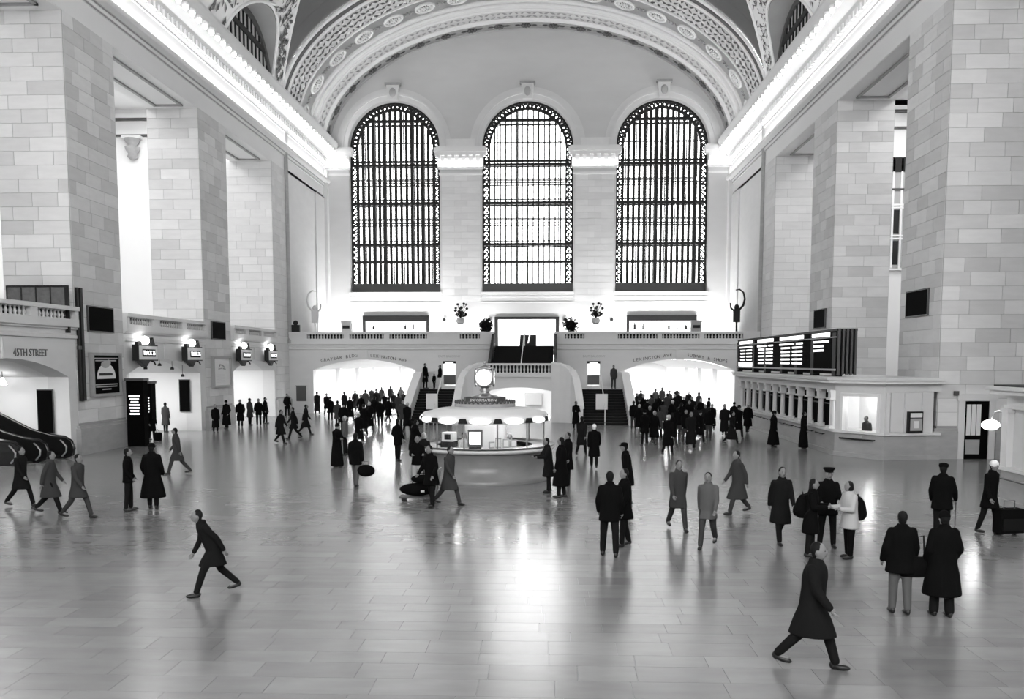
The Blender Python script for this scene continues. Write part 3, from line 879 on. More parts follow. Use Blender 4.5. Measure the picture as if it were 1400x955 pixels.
for k in range(14):
    y0 = 65.2 + k * .375; z = 2.98 + (k + 1) * (5.2 - 2.98) / 14
    MB().box(-2.25, y0, 2.9, 2.2, 70.5, z - .03).build('step', 'dark_steps', stair)
    MB().box(-2.25, y0 - .03, z - .03, 2.2, y0 + .35, z).build('tread', 'dark_steps', stair)
for x in (-2.3, 2.25):
    MB().prism([(65.0, 2.9), (65.0, 3.9), (66, 4.2), (70.4, 6.2), (70.4, 4.9), (66, 2.9)], lambda u, v, w: (w, u, v), x - .2 if x < 0 else x, x if x < 0 else x + .2).build('cheek_wall', 'wood_dark', stair)
MB().tube([(-.1, 65.1, 3.0), (-.1, 65.1, 4.0), (-.02, 70.5, 6.25), (-.02, 70.5, 5.2)], .04, 6).build('handrail', 'white_paint', stair)

# ------------------------------------------------------------------ balustrades
bal = MB().lathe([(.5, 0), (.5, .08), (.28, .14), (.45, .34), (.5, .42), (.36, .58), (.24, .78), (.34, .86), (.5, .92), (.5, 1)], n=8).mesh('baluster', True)
bal.materials.append(MATS['limestone'])
def balustrade(name, label, p0, p1, z0, h, solids, gap, w=.16, base=.33, rail=.17, th=.42, group=None):
    """solids: (start, end) along the run that are closed dies; balusters stand between"""
    p0, p1 = V(p0), V(p1); L = (p1 - p0).length; d = (p1 - p0).normalized(); ang = math.atan2(d.y, d.x)
    e = thing(name, label, 'balustrade', (p0.x, p0.y, z0), ang, group)
    MB().box(0, -th / 2, 0, L, th / 2, base).build('base', 'limestone', e)
    MB().box(0, -th / 2 - .05, h - rail, L, th / 2 + .05, h).build('rail', 'limestone', e)
    MB().box(0, th / 2 + .03, base * .5, L, th / 2 + .06, h - .02).build('dark_backing', 'iron', e)  # dark sheet added behind the balusters so the lit gaps turn dark
    cur = 0; runs = []
    for a, b in sorted(solids):
        MB().box(a, -th / 2 + .01, base, b, th / 2 - .01, h - rail).build('die', 'limestone', e)
        if a - cur > .2: runs.append((cur, a))
        cur = b
    if L - cur > .2: runs.append((cur, L))
    hh = h - rail - base
    for a, b in runs:
        n = max(1, int((b - a) / gap))
        for k in range(n):
            o = link('baluster', bal, None, e); o.location = (a + (b - a) * (k + .5) / n, 0, base); o.scale = (w, w, hh)
    return e
Z0B = 5.42; HB = .86
def die(lst, off): return [(a - off, b - off) for a, b in lst]
balustrade('balustrade', 'long balcony balustrade over the archway on the statue side', (-18.2, YA + .05), (-2.35, YA + .05), Z0B, HB,
           die([(-18.2, -16.8), (-13.96, -13.5), (-10.84, -10.4), (-7.5, -4.98), (-3.44, -2.35)], -18.2), .235)
balustrade('balustrade', 'long balcony balustrade over the archway beside the departure board', (2.3, YA + .05), (17.8, YA + .05), Z0B, HB,
           die([(2.3, 3.1), (4.56, 7.1), (10.1, 10.44), (13.26, 13.64), (16.56, 17.8)], 2.3), .235)
balustrade('balustrade', 'short balustrade on the stair platform behind the clock', (-2.3, 60.4), (2.1, 60.4), 2.98, .92, [(0, .12), (4.28, 4.4)], .222, .14, .28, .13)
balustrade('balustrade', 'balustrade above the archway lettered 45th street', (XL + .02, 28.2), (XL + .02, 38.35), 5.44, .86,
           [(0, .4), (3.4, 3.9), (6.55, 7.05), (9.9, 10.15)], .27)
balustrade('balustrade', 'balustrade above the archway between the two nearer piers', (XL + .02, 42.8), (XL + .02, 53.1), 5.44, .86,
           [(0, .3), (3.0, 3.7), (6.6, 7.2), (10.0, 10.3)], .27)
balustrade('balustrade', 'balustrade above the farthest track archway', (XL + .02, 57.5), (XL + .02, 67.0), 5.44, .86,
           [(0, .3), (2.4, 3.0), (5.6, 6.1), (9.2, 9.5)], .27)

# ================================================================== INFORMATION BOOTH
BX, BY, BR = -.32, 31.5, 2.2
bo = thing('information_booth', 'round information booth with a marble counter in the middle of the floor', 'booth', (BX, BY, 0))
MB().lathe([(BR + .06, 0), (BR + .06, .16), (BR, .18), (BR, .98), (BR + .03, 1.0)], n=48).build('marble_drum', 'drum_marble', bo, True)
MB().lathe([(BR - .55, 1.0), (BR + .1, 1.0), (BR + .2, 1.06), (BR + .2, 1.13), (BR - .55, 1.16)], n=48, caps=False).build('counter', 'limestone', bo, True)
MB().lathe([(BR - .1, 1.0), (BR - .05, 1.16), (BR + .22, 1.17), (BR + .22, 1.2)], n=48, caps=False).build('counter_edge', 'brass', bo, True)
MB().lathe([(1.5, 2.42), (BR - .1, 2.28), (BR - .05, 2.24), (BR - .05, 1.98), (BR - .12, 1.98), (BR - .12, 2.2), (1.4, 2.3)], n=48, caps=False).build('canopy', 'plaster', bo, True)
MB().lathe([(.05, 2.5), (1.1, 2.46), (1.5, 2.42)], n=32, caps=False).build('canopy_roof', 'limestone', bo, True)
MB().lathe([(.75, .02), (.75, 2.3)], n=24).build('inner_core', 'plaster', bo, True)
gp = MB().lathe([(BR - .12, 1.18), (BR - .12, 1.98)], n=48, caps=False); gp.build('glass_screen', 'glass', bo, True)
for k in range(12):
    a = 2 * pi * (k + .5) / 12; x, y = (BR - .1) * cos(a), (BR - .1) * sin(a)
    MB().tube([(x, y, 1.16), (x, y, 2.0)], .028, 6).build('screen_post', 'brass', bo)
    MB().prism([(-.16, 2.0), (.16, 2.0), (.1, 2.16), (-.1, 2.16)], lambda u, v, w: (w * cos(a) - u * sin(a), w * sin(a) + u * cos(a), v), BR - .02, BR + .03).build('bracket', 'iron', bo)
    a2 = 2 * pi * k / 12; R = MX.Rotation(a2, 3, 'Z')
    sg = MB().ell((BR * cos(a2), BR * sin(a2), 2.07), (.05, .36, .1), 12, 6, R); sg.build('oval_lamp', 'sign_glow', bo, True)
# stepped crest below the clock
MB().lathe([(1.05, 2.46), (1.05, 2.56), (.98, 2.6), (.62, 2.62)], n=32, caps=False).build('crest_base', 'gilt_grey', bo, True)
for k in range(40):
    a = 2 * pi * k / 40; MB().ell((1.02 * cos(a), 1.02 * sin(a), 2.63), (.035, .06, .06), 6, 4, MX.Rotation(a, 3, 'Z')).build('crest_leaf', 'iron_grey', bo)
cr = MB()
for k in range(12):
    a = 2 * pi * k / 12; b = 2 * pi * (k + 1) / 12
    cr.quad((.72 * cos(a), .72 * sin(a), 2.62), (.72 * cos(b), .72 * sin(b), 2.62), (.72 * cos(b), .72 * sin(b), 2.78), (.72 * cos(a), .72 * sin(a), 2.78))
cr.build('crest_panel', 'iron_grey', bo)
text('INFORMATION', 'crest_lettering', .13, (0, -.75, 2.7), (pi / 2, 0, 0), 'paper', bo)
MB().lathe([(.5, 2.78), (.42, 2.84), (.2, 2.88), (.13, 2.95), (.2, 3.02), (.12, 3.08), (.16, 3.13), (.22, 3.14), (.2, 3.18)], n=16).build('clock_pedestal', 'brass', bo, True)
cl = MB().ell((0, 0, 3.46), (.30, .30, .33), 16, 10); cl.build('clock_body', 'brass', bo, True)
for k in range(4):
    a = pi / 2 * k - .05
    fc = MB(); R = MX.Rotation(a, 3, 'Z')
    def rp(x, y, z): q = R @ V((x, y, 0)); return (q.x, q.y, z)
    ring = [rp(.29 * cos(2 * pi * j / 28), -.31, 3.46 + .29 * sin(2 * pi * j / 28)) for j in range(28)]
    fc.pts(ring, [list(range(28))]); f_ = fc.build('clock_face', 'clock_glow', bo)
    MB().tube([rp(.3 * cos(2 * pi * j / 28), -.31, 3.46 + .3 * sin(2 * pi * j / 28)) for j in range(29)], .028, 6, False).build('bezel', 'brass', f_, True)
    hd = MB(); hd.tube([rp(0, -.33, 3.46), rp(-.1, -.33, 3.58)], .012, 4); hd.tube([rp(0, -.33, 3.46), rp(.17, -.33, 3.5)], .009, 4)
    for j in range(12):
        q = 2 * pi * j / 12; hd.tube([rp(.24 * cos(q), -.325, 3.46 + .24 * sin(q)), rp(.265 * cos(q), -.325, 3.46 + .265 * sin(q))], .007, 4)
    hd.build('clock_hands', 'paper_grey', f_)
MB().lathe([(.22, 3.76), (.26, 3.8), (.16, 3.84), (.06, 3.87), (.03, 3.92), (.08, 3.97), (.03, 4.03)], n=16).build('finial', 'brass', bo, True)
point('booth_lamp', (BX, BY, 2.15), 60, .3)
for a in (-2.2, -1.2, -.4): point('booth_lamp', (BX + 1.5 * cos(a), BY + 1.5 * sin(a), 2.1), 22, .12)
# things on and in the booth
ms = thing('monitor', 'square monitor facing out on the booth counter', 'monitor', (BX - .2, BY - 1.75, 1.16))
MB().box(-.24, -.05, .06, .24, .12, .62).build('case', 'iron_grey', ms); MB().box(-.19, -.06, .14, .19, -.045, .55).build('screen', 'screen_glow', ms); MB().box(-.2, -.08, 0, .2, .15, .06).build('foot', 'iron', ms)
cp = thing('computer_terminal', 'small computer with a dark screen on the booth counter', 'computer', (BX - 1.12, BY - 1.2, 1.16), -.3)
MB().box(-.2, -.15, .2, .2, .2, .5).build('case', 'paper', cp); MB().box(-.1, -.16, .26, .12, -.14, .44).build('screen', 'iron', cp); MB().box(-.22, -.2, 0, .22, .2, .2).build('stand', 'iron', cp)
for i, (x, y) in enumerate(((.55, -1.6), (.8, -1.5), (1.05, -1.3), (.35, -1.65))):
    r = thing('leaflet_rack', ('leaflet rack on the booth counter beside the monitor', 'leaflet rack in the middle of the booth counter', 'leaflet rack near the people at the booth', 'smallest leaflet rack right of the monitor')[[0, 1, 2, 3][i]], 'leaflet rack', (BX + x, BY + y, 1.16), .2 * i)
    MB().box(-.1, 0, 0, .1, .06, .34 - .04 * i).build('holder', 'paper_grey', r); MB().box(-.08, -.02, .05, .08, 0, .3 - .04 * i).build('leaflets', 'paper', r)

# ================================================================== TICKET OFFICE (right) and pavilion
def office():
    e = thing('ticket_office', 'stone ticket office with a row of grilled windows beneath the departure board', 'ticket office')
    P = [(14.15, 60.0), (14.15, 39.7), (15.5, 37.6), (17.35, 38.05), (17.9, 38.05), (17.9, 60.0)]
    def off(d):
        return [(14.15 - d, 60.0), (14.15 - d, 39.7 - d * .35), (15.5 - d * .4, 37.6 - d), (17.35 + d, 38.05 - d), (17.9, 38.05 - d), (17.9, 60.0)]
    fn = lambda u, v, w: (u, v, w)
    MB().prism(off(.06), fn, 0, .18).build('skirting', 'base_marble', e)
    MB().prism(P, fn, .18, 1.0).build('dado', 'base_marble', e)
    MB().prism(off(.1), fn, 1.0, 1.1).build('counter', 'limestone', e)
    MB().prism(off(.02), fn, 2.78, 3.02).build('frieze', 'limestone', e)
    MB().prism(off(.12), fn, 3.02, 3.1).build('bed_mould', 'limestone', e)
    MB().prism(off(.34), fn, 3.1, 3.22).build('cornice', 'plaster', e)
    MB().prism(off(.42), fn, 3.22, 3.34).build('cornice_lip', 'limestone', e)
    MB().box(15.2, 40.5, 1.1, 17.9, 60, 2.78).build('back_room', 'wood_dark', e)
    y = 40.6; n = 12; st = (59.4 - 40.6) / (n - 1)
    for k in range(n):
        yy = 40.6 + k * st
        p = MB(); p.box(14.12, yy - .26, 1.1, 14.5, yy + .26, 1.22)
        for s in (-.13, .13): p.lathe([(.09, 1.22), (.075, 2.3), (.1, 2.36)], (14.3, yy + s, 0), 8)
        p.box(14.1, yy - .3, 2.34, 14.5, yy + .3, 2.42); p.box(14.16, yy - .2, 2.42, 14.44, yy + .2, 2.66); p.box(14.12, yy - .27, 2.66, 14.48, yy + .27, 2.79)
        p.build('pilaster', 'limestone', e)
        if k < n - 1:
            g = empty('grille', (14.42, yy + st / 2, 1.1)); g.parent = e
            MB().box(.0, -st / 2 + .26, 0, .05, st / 2 - .26, 1.68).build('dark_screen', 'black_panel', g)
            MB().box(-.05, -st / 2 + .28, 1.02, .0, st / 2 - .28, 1.07).build('bar', 'iron_grey', g)
            MB().box(-.16, -.5, -.02, .02, .5, .03).build('sill', 'plaster', g)
            sh = MB().tube([(-.42, -st / 2 + .3, -.28), (-.42, st / 2 - .3, -.28)], .035, 6); sh.tube([(-.42, -st / 2 + .5, -.28), (-.2, -st / 2 + .5, -.28)], .02, 5); sh.build('queue_rail', 'iron', g)
    # corner window with a clerk
    A, B = V((14.15, 39.7, 0)), V((15.5, 37.6, 0)); d = (B - A).normalized(); L = (B - A).length; nn = V((d.y, -d.x, 0))
    def fc(s, z, t): q = A + d * s - nn * t; return (q.x, q.y, z)
    if (A + d - nn * 1 - V((17, 40, 0))).length > (A + d + nn * 1 - V((17, 40, 0))).length: nn = -nn
    fw = MB(); arch_wall(fw, fc, 0, L, 1.1, 2.8, [(.42, L - .35, 1.1, 2.55, 0, 'r')], .3); fw.build('corner_frame', 'limestone', e)
    fr = MB(); arch_wall(fr, lambda s, z, t: fc(s, z, t - .06), .3, L - .22, 1.1, 2.68, [(.42, L - .35, 1.1, 2.55, 0, 'r')], .06); fr.build('corner_architrave', 'plaster', e)
    MB().prism([(.42, 1.1), (L - .35, 1.1), (L - .35, 2.55), (.42, 2.55)], lambda u, v, w: fc(u, v, w), .14, .15).build('corner_glass', 'glass', e)
    bk = MB(); bk.prism([(-.3, 1.1), (L + .2, 1.1), (L + .2, 2.78), (-.3, 2.78)], lambda u, v, w: fc(u, v, w), 1.45, 1.5); bk.build('corner_room', 'plaster', e); MB().box(14.55, 40.42, 1.1, 17.9, 40.5, 2.78).build('corner_room_side', 'plaster', e)
    q = fc(L / 2, 2.6, .75); point('ticket_window_lamp', q, 70, .15)
    rl = MB(); rl.tube([fc(.4, .78, -.18), fc(L - .4, .78, -.18)], .035, 6)
    for s in (.45, L / 2, L - .45): rl.tube([fc(s, .78, -.18), fc(s, .78, .02)], .025, 5)
    rl.build('queue_rail', 'iron', e)
    tr = MB().prism([(L / 2 - .3, .76), (L / 2 + .3, .76), (L / 2 + .3, .96), (L / 2 - .3, .96)], lambda u, v, w: fc(u, v, w), -.14, .0); tr.build('tray', 'paper_grey', e)
    # panelled end face
    A2, B2 = V((15.5, 37.6, 0)), V((17.35, 38.05, 0)); d2 = (B2 - A2).normalized(); L2 = (B2 - A2).length; n2 = V((-d2.y, d2.x, 0))
    def fp(s, z, t): q = A2 + d2 * s + n2 * t; return (q.x, q.y, z)
    MB().prism([(0, 1.1), (L2 + .3, 1.1), (L2 + .3, 2.78), (0, 2.78)], lambda u, v, w: fp(u, v, w), .02, .4).build('end_wall', 'limestone', e)
    for a, b in ((.0, .2), (.2, .72), (.82, 1.55), (1.62, L2)):
        MB().prism([(a + .03, 1.15), (b - .03, 1.15), (b - .03, 2.74), (a + .03, 2.74)], lambda u, v, w: fp(u, v, w), -.05, .03).build('panel', 'limestone', e)
    return e, fp, fc, L
off_e, FP, FC, LC = office()
pc = thing('poster_case', 'small poster case on the end of the ticket office', 'poster')
MB().prism([(.95, 1.12), (1.6, 1.12), (1.6, 1.98), (.95, 1.98)], lambda u, v, w: FP(u, v, w), -.2, -.05).build('case', 'iron', pc)
MB().prism([(1.02, 1.2), (1.55, 1.2), (1.55, 1.7), (1.02, 1.7)], lambda u, v, w: FP(u, v, w), -.21, -.2).build('poster_sheet', 'paper_grey', pc)
MB().prism([(1.02, 1.74), (1.55, 1.74), (1.55, 1.92), (1.02, 1.92)], lambda u, v, w: FP(u, v, w), -.21, -.2).build('poster_heading', 'paper', pc)
MB().prism([(1.18, 1.3), (1.4, 1.3), (1.4, 1.6), (1.18, 1.6)], lambda u, v, w: FP(u, v, w), -.215, -.21).build('poster_picture', 'paper', pc)

# departure board on the office roof
DX = 14.6
db = thing('departure_board', 'long black departure board with glowing rows above the ticket office', 'departure board', (0, 0, 3.34))
MB().box(DX, 41.2, .12, DX + .8, 62.6, 2.02).build('cabinet', 'black_panel', db)
for k in range(5):
    xx = DX + .02 + k * .18; MB().box(xx, 41.05, .08, xx + .09, 41.22, 2.1).build('end_rib', 'iron_grey', db)
MB().box(DX - .02, 41.1, 2.02, DX + .86, 62.6, 2.12).build('top_cap', 'iron', db)
MB().box(DX - .1, 41.2, .26, DX - .02, 62.6, .34).build('bottom_rail', 'paper_grey', db)
MB().box(DX - .1, 41.2, 1.72, DX - .02, 62.6, 1.77).build('top_rail', 'paper_grey', db)
for yy in (41.3, 44.7, 47.6, 50.6, 54.4, 57.5, 62.3): MB().box(DX - .02, yy, 0, DX + .3, yy + .5, 1.95).build('post', 'iron', db)
secs = [(41.9, 45.2, 3), (46.2, 51.4, 6), (52.4, 56.8, 6), (57.8, 62.0, 5)]
for (a, b, n) in secs:
    MB().box(DX - .06, a + .3, 1.8, DX - .01, b - .3, 1.98).build('lit_heading', 'screen_glow', db)
    for r in range(n):
        z = 1.58 - r * .2
        L = b - a; cuts = [(0, .62), (.66, .95)] if r == 0 else [(.52, .94), (.08, .46)]
        if n == 3: cuts = [(.1, .9 if r == 0 else .66)]
        for (c0, c1) in cuts:
            e1 = c1 - random.random() * .08; q0 = b - L * c1 * .96 - 0; q1 = b - L * c0 - .1
            MB().box(DX - .03, q0, z - .045, DX - .008, q1, z + .045).build('lit_row', 'screen_glow', db)
MB().box(DX - .05, 58.0, .36, DX - .01, 62.0, .62).build('lit_footer', 'screen_glow', db)

# nearer ticket pavilion at the edge of the frame
pvn = thing('ticket_pavilion', 'second ticket pavilion with moulded cornice and a round lamp at its corner', 'ticket office')
def pav(d): return [(14.55 - d, 16.0), (14.55 - d, 26.0 + d), (17.8, 26.0 + d), (17.8, 16.0)]
fn3 = lambda u, v, w: (u, v, w)
for nm, d, z0, z1, m in (('skirting', .06, 0, .2, 'base_marble'), ('dado', 0, .2, 1.0, 'base_marble'), ('ledge', .08, 1.0, 1.1, 'limestone'), ('body', -.12, 1.1, 2.7, 'limestone'), ('architrave', 0, 2.7, 2.8, 'limestone'),
                         ('frieze', -.06, 2.8, 3.02, 'limestone'), ('bed_mould', .1, 3.02, 3.1, 'limestone'), ('cornice', .28, 3.1, 3.22, 'plaster'), ('cornice_lip', .36, 3.22, 3.32, 'limestone'), ('roof', .2, 3.32, 3.36, 'iron')):
    MB().prism(pav(d), fn3, z0, z1).build(nm, m, pvn)
for k in range(6):
    y = 25.8 - k * 1.3
    MB().box(14.5, y - .17, 1.1, 14.75, y + .17, 2.6).build('pilaster', 'limestone', pvn); MB().box(14.46, y - .22, 2.6, 14.75, y + .22, 2.72).build('pilaster_cap', 'limestone', pvn)
    MB().box(14.66, y - .98, 1.2, 14.68, y - .32, 2.55).build('panel', 'limestone', pvn)
MB().tube([(14.3, 25.5, .82), (14.3, 17, .82)], .035, 6).build('queue_rail', 'iron_grey', pvn)
gl = thing('globe_lamp', 'glowing round lamp on a bracket at the pavilion corner', 'lamp', (14.5, 26.6, 2.2))
MB().ell((0, 0, 0), (.24, .24, .15), 14, 9).build('globe', 'lamp_glow', gl, True); MB().tube([(0, 0, .12), (.05, -.1, .4), (.2, -.45, .5)], .025, 6).build('bracket', 'brass', gl)
point('globe_lamp_light', (14.3, 26.9, 2.2), 30, .2)

# small door at the foot of the right pier, wall plate beside it
dr = empty('door_1', (19.0, 38.36, 0), kind='structure', label='small glazed door at the foot of the stone pier', category='door')
MB().box(-.28, -.1, 0, -.02, .05, 2.62).build('jamb', 'limestone', dr); MB().box(.96, -.1, 0, 1.22, .05, 2.62).build('jamb', 'limestone', dr); MB().box(-.34, -.14, 2.4, 1.28, .05, 2.68).build('lintel', 'limestone', dr)
MB().box(0, -.06, 0, .95, .0, 2.38).build('leaf', 'black_panel', dr)
for k in range(3): MB().box(.06 + k * .2, -.08, .98, .23 + k * .2, -.055, 2.25).build('pane', 'screen_glow' if False else 'paper', dr)
MB().box(.05, -.075, .2, .62, -.055, .8).build('lower_panel', 'base_marble', dr); MB().tube([(.72, -.12, 1.4), (.84, -.12, 1.4)], .02, 5).build('handle', 'brass', dr)
MB().box(18.5, 38.2, 2.62, 18.68, 38.32, 2.8).build('wall_plate', 'iron_grey', label='tiny dark plate on the pier beside the glazed door', category='plate')

# ================================================================== LEFT WALL FITTINGS
def wall_panel(x, sx, y0, y1, z0, z1, label, frame=False):
    e = thing('wall_grille', label, 'vent', (x, (y0 + y1) / 2, z0)); hy = (y1 - y0) / 2
    MB().box(-.02, -hy, 0, .06, hy, z1 - z0).build('dark_plate', 'black_panel', e)
    fr = MB()
    for a, b, c, d in ((-hy - .05, hy + .05, -.05, 0), (-hy - .05, hy + .05, z1 - z0, z1 - z0 + .05), (-hy - .05, -hy, 0, z1 - z0), (hy, hy + .05, 0, z1 - z0)): fr.box(-.02, a, c, .075, b, d)
    fr.build('rim', 'iron_grey', e)
    if sx < 0: e.rotation_euler = (0, 0, pi)
    return e
wall_panel(XL + .03, 1, 39.45, 41.7, 5.36, 6.4, 'black rectangular grille on the pier above the dark poster')
wall_panel(XL + .03, 1, 54.15, 56.35, 5.38, 6.38, 'black rectangular grille on the pier above the white poster')
wall_panel(XR - .03, -1, 39.6, 41.9, 6.0, 7.05, 'larger black grille on the pier above the glazed door')
wall_panel(XR - .03, -1, 54.0, 56.2, 6.0, 7.03, 'small black grille above the departure board')
def poster(y0, y1, z0, z1, label, dark):
    e = thing('framed_poster', label, 'poster', (XL + .03, (y0 + y1) / 2, z0)); h = z1 - z0; w = (y1 - y0) / 2
    fr = MB()
    for a, b, c, d in ((-w, w, 0, .12), (-w, w, h - .12, h), (-w, -w + .14, .12, h - .12), (w - .14, w, .12, h - .12)): fr.box(0, a, c, .2, b, d)
    fr.build('frame', 'gilt_grey' if dark else 'paper_grey', e)
    MB().box(.0, -w + .12, .1, .1, w - .12, h - .1).build('sheet', 'black_panel' if dark else 'paper', e)
    if dark:
        a = MB(); n = 18; hw = w * .62
        a.prism([(-hw, .78)] + [(hw * -cos(pi * k / n), .85 + .62 * sin(pi * k / n)) for k in range(n + 1)] + [(hw, .78)], lambda u, v, t: (t, u, v), .1, .115); a.build('dome_print', 'paper', e)
        b = MB(); b.ell((.12, -.1, 1.42), (.012, .42, .16), 10, 6); b.ell((.12, .22, 1.5), (.012, .2, .14), 10, 6); b.build('dish_print', 'paper_grey', e)
        for z, k in ((h - .28, .8), (h - .38, .7), (.5, .75), (.4, .72), (.28, .3)): MB().box(.1, -w * k, z, .112, w * k, z + .05).build('text_line', 'paper_grey', e)
        MB().box(.115, -w * .5, .92, .125, w * .4, 1.04).build('text_line', 'iron', e)
    else:
        b = MB(); b.tube([(.11, -.5, 1.2), (.11, -.3, 1.38), (.11, .1, 1.35), (.11, .5, 1.2)], .04, 5); b.tube([(.11, -.55, 1.12), (.11, 0, 1.15)], .035, 5); b.tube([(.11, .2, 1.15), (.11, .6, 1.1)], .04, 5); b.build('sketch_print', 'gilt_grey', e)
        for k in range(6): MB().box(.1, -w * .6, .75 - k * .09, .106, w * (.3 + .05 * (k % 3)), .78 - k * .09).build('text_line', 'limestone', e)
    return e
poster(39.4, 42.15, 2.45, 4.4, 'framed black poster with a white dome picture on the pier', True)
poster(53.9, 56.95, 2.44, 4.33, 'framed white poster with a faint drawing on the pier', False)
cn = thing('cable_conduit', 'tall black twin conduit running down the corner of the nearest pier', 'conduit', (XL + .05, 38.6, 2.32))
MB().box(0, -.16, 0, .09, -.02, 4.82).build('channel', 'iron', cn); MB().box(0, .06, 0, .12, .26, 4.82).build('channel', 'iron', cn); MB().box(-.01, -.18, 2.2, .1, .28, 2.35).build('strap', 'iron_grey', cn)
# lit track signs
def track_sign(y, txt, label):
    e = thing('track_sign', label, 'sign', (XL + .42, y, 4.04), 0, 'lit track signs over the archways')
    MB().box(-.16, -1.1, 0, .14, 1.1, .78).build('box', 'iron', e)
    MB().box(.14, -1.02, .06, .17, 1.02, .72).build('face', 'paper', e)
    MB().box(.17, -.72, .2, .185, .72, .56).build('panel', 'black_panel', e)
    text(txt, 'lettering', .3, (.195, 0, .38), (pi / 2, 0, pi / 2), 'screen_glow', e)
    MB().prism([(-.95, 0), (-.2, -.32), (.25, 0)], lambda u, v, w: (w, u, v), -.12, .12).build('lower_bracket', 'iron', e)
    MB().tube([(-.42, .95, .1), (0, .95, -.05), (.1, .85, -.2)], .04, 5).build('scroll', 'iron', e)
    MB().box(-.42, -.06, .3, -.14, .06, .42).build('wall_arm', 'iron', e)
    MB().ell((0, -.05, .98), (.22, .22, .22), 12, 8).build('globe', 'lamp_glow', e, True)
    MB().prism([(.45, .78), (.95, .78), (.75, 1.15), (.55, 1.0)], lambda u, v, w: (w, u, v), -.08, .08).build('crest', 'iron', e)
    MB().prism([(-1.0, .78), (-.5, .78), (-.6, .95), (-.95, .92)], lambda u, v, w: (w, u, v), -.08, .08).build('crest', 'iron', e)
    point('track_sign_lamp', (XL + .6, y - .05, 5.02), 14, .2)
track_sign(44.25, 'TRACK 25', 'lit track sign with the plainest black and white panel nearest the dark poster')
track_sign(50.15, 'TRACK 26', 'lit track sign hanging just before the white poster pier')
track_sign(58.8, 'TRACK 27', 'lit track sign just past the white poster pier')
track_sign(64.6, 'TRACK 28', 'farthest lit track sign beside the balcony corner')
def gate_board(loc, w, h, label, rows):
    e = thing('gate_board', label, 'notice board', loc)
    MB().box(-w / 2, -.25, 0, w / 2, .25, h).build('cabinet', 'black_panel', e); MB().box(-w / 2 - .05, -.3, h, w / 2 + .05, .3, h + .12).build('cap', 'iron_grey', e)
    for k in range(rows):
        q = w * (.24 + .12 * random.random())
        MB().box(-q, -.262, h - .75 - k * .14, q * .8, -.25, h - .68 - k * .14).build('lit_row', 'screen_glow', e)
gate_board((XL + .68, 42.6, 0), .82, 3.1, 'tall black gate board with glowing rows beside the dark poster', 7)
gate_board((XL - .1, 45.6, 1.1), .5, 1.8, 'smaller black gate board behind the tall one', 6)
# plaques inside the passages
for y, x0, x1, z0, z1, lb in ((37.7, -19.63, -19.0, 1.02, 2.8, 'tall black panel inside the 45th street archway'), (52.24, -19.5, -18.93, 1.15, 2.94, 'tall black panel inside the archway of the second bay')):
    e = thing('passage_panel', lb, 'panel', ((x0 + x1) / 2, y, z0))
    MB().box((x0 - x1) / 2, -.06, 0, (x1 - x0) / 2, 0, z1 - z0).build('plate', 'black_panel', e); MB().box((x0 - x1) / 2 - .04, -.04, -.04, (x1 - x0) / 2 + .04, 0, z1 - z0 + .04).build('rim', 'iron_grey', e)
pl = thing('pendant_lamp', 'small white pendant lamp inside the 45th street archway', 'lamp', (-20.7, 37.0, 3.05))
MB().lathe([(.17, 0), (.12, .12), (.05, .26), (.02, .3)], n=12).build('shade', 'lamp_glow', pl, True); MB().tube([(0, 0, .3), (0, 0, .85)], .012, 5).build('cord', 'iron', pl)
for k, (yy, zz) in enumerate(((45.9, .35), (47.6, .3), (49.2, .42), (50.6, .6))):
    e = thing('arch_spotlight', ('spotlight highest on the poster side of the bright archway', 'second small spotlight hanging in the bright archway', 'third small spotlight hanging in the bright archway', 'lowest small spotlight on the far side of the bright archway')[k], 'spotlight', (XL - .35, yy, 3.35 + .78 * (1 - ((yy - 47.65) / 4.65) ** 2) - zz), 0, 'spotlights hanging in the archway')
    MB().tube([(0, 0, .05), (0, 0, zz)], .012, 5).build('stem', 'iron', e); MB().lathe([(.1, -.06), (.1, .03), (.04, .09)], n=10).build('head', 'iron', e)
# folding screen on the gallery above 45th street
fs = thing('folding_screen', 'dark folding screen of four panels behind the balustrade above 45th street', 'screen', (-20.7, 37.6, 5.2))
for k in range(4):
    m = MB(); m.box(.62 * k + .02, 0, 0, .62 * k + .58, .05, 1.9); m.build('panel', 'screen_panel', fs)
    MB().box(.62 * k - .03, -.02, 0, .62 * k + .02, .07, 1.95).build('upright', 'iron', fs)
MB().box(0, -.03, 1.88, 2.6, .08, 1.96).build('top_bar', 'iron', fs); MB().box(2.46, -.02, 0, 2.62, .07, 1.95).build('upright', 'iron', fs)
br = thing('wall_bracket', 'ornamental stone bracket high on the gallery wall behind the second pier', 'bracket', (-29.0, 68.1, 18.9))
MB().lathe([(.15, 0), (.4, .2), (.3, .4), (.5, .7), (.55, .9), (.3, 1.0), (.5, 1.3), (.6, 1.5)], n=12).build('corbel', 'gilt_grey', br, True); MB().box(-.7, -.3, 1.5, .7, .3, 1.7).build('cap', 'limestone', br)
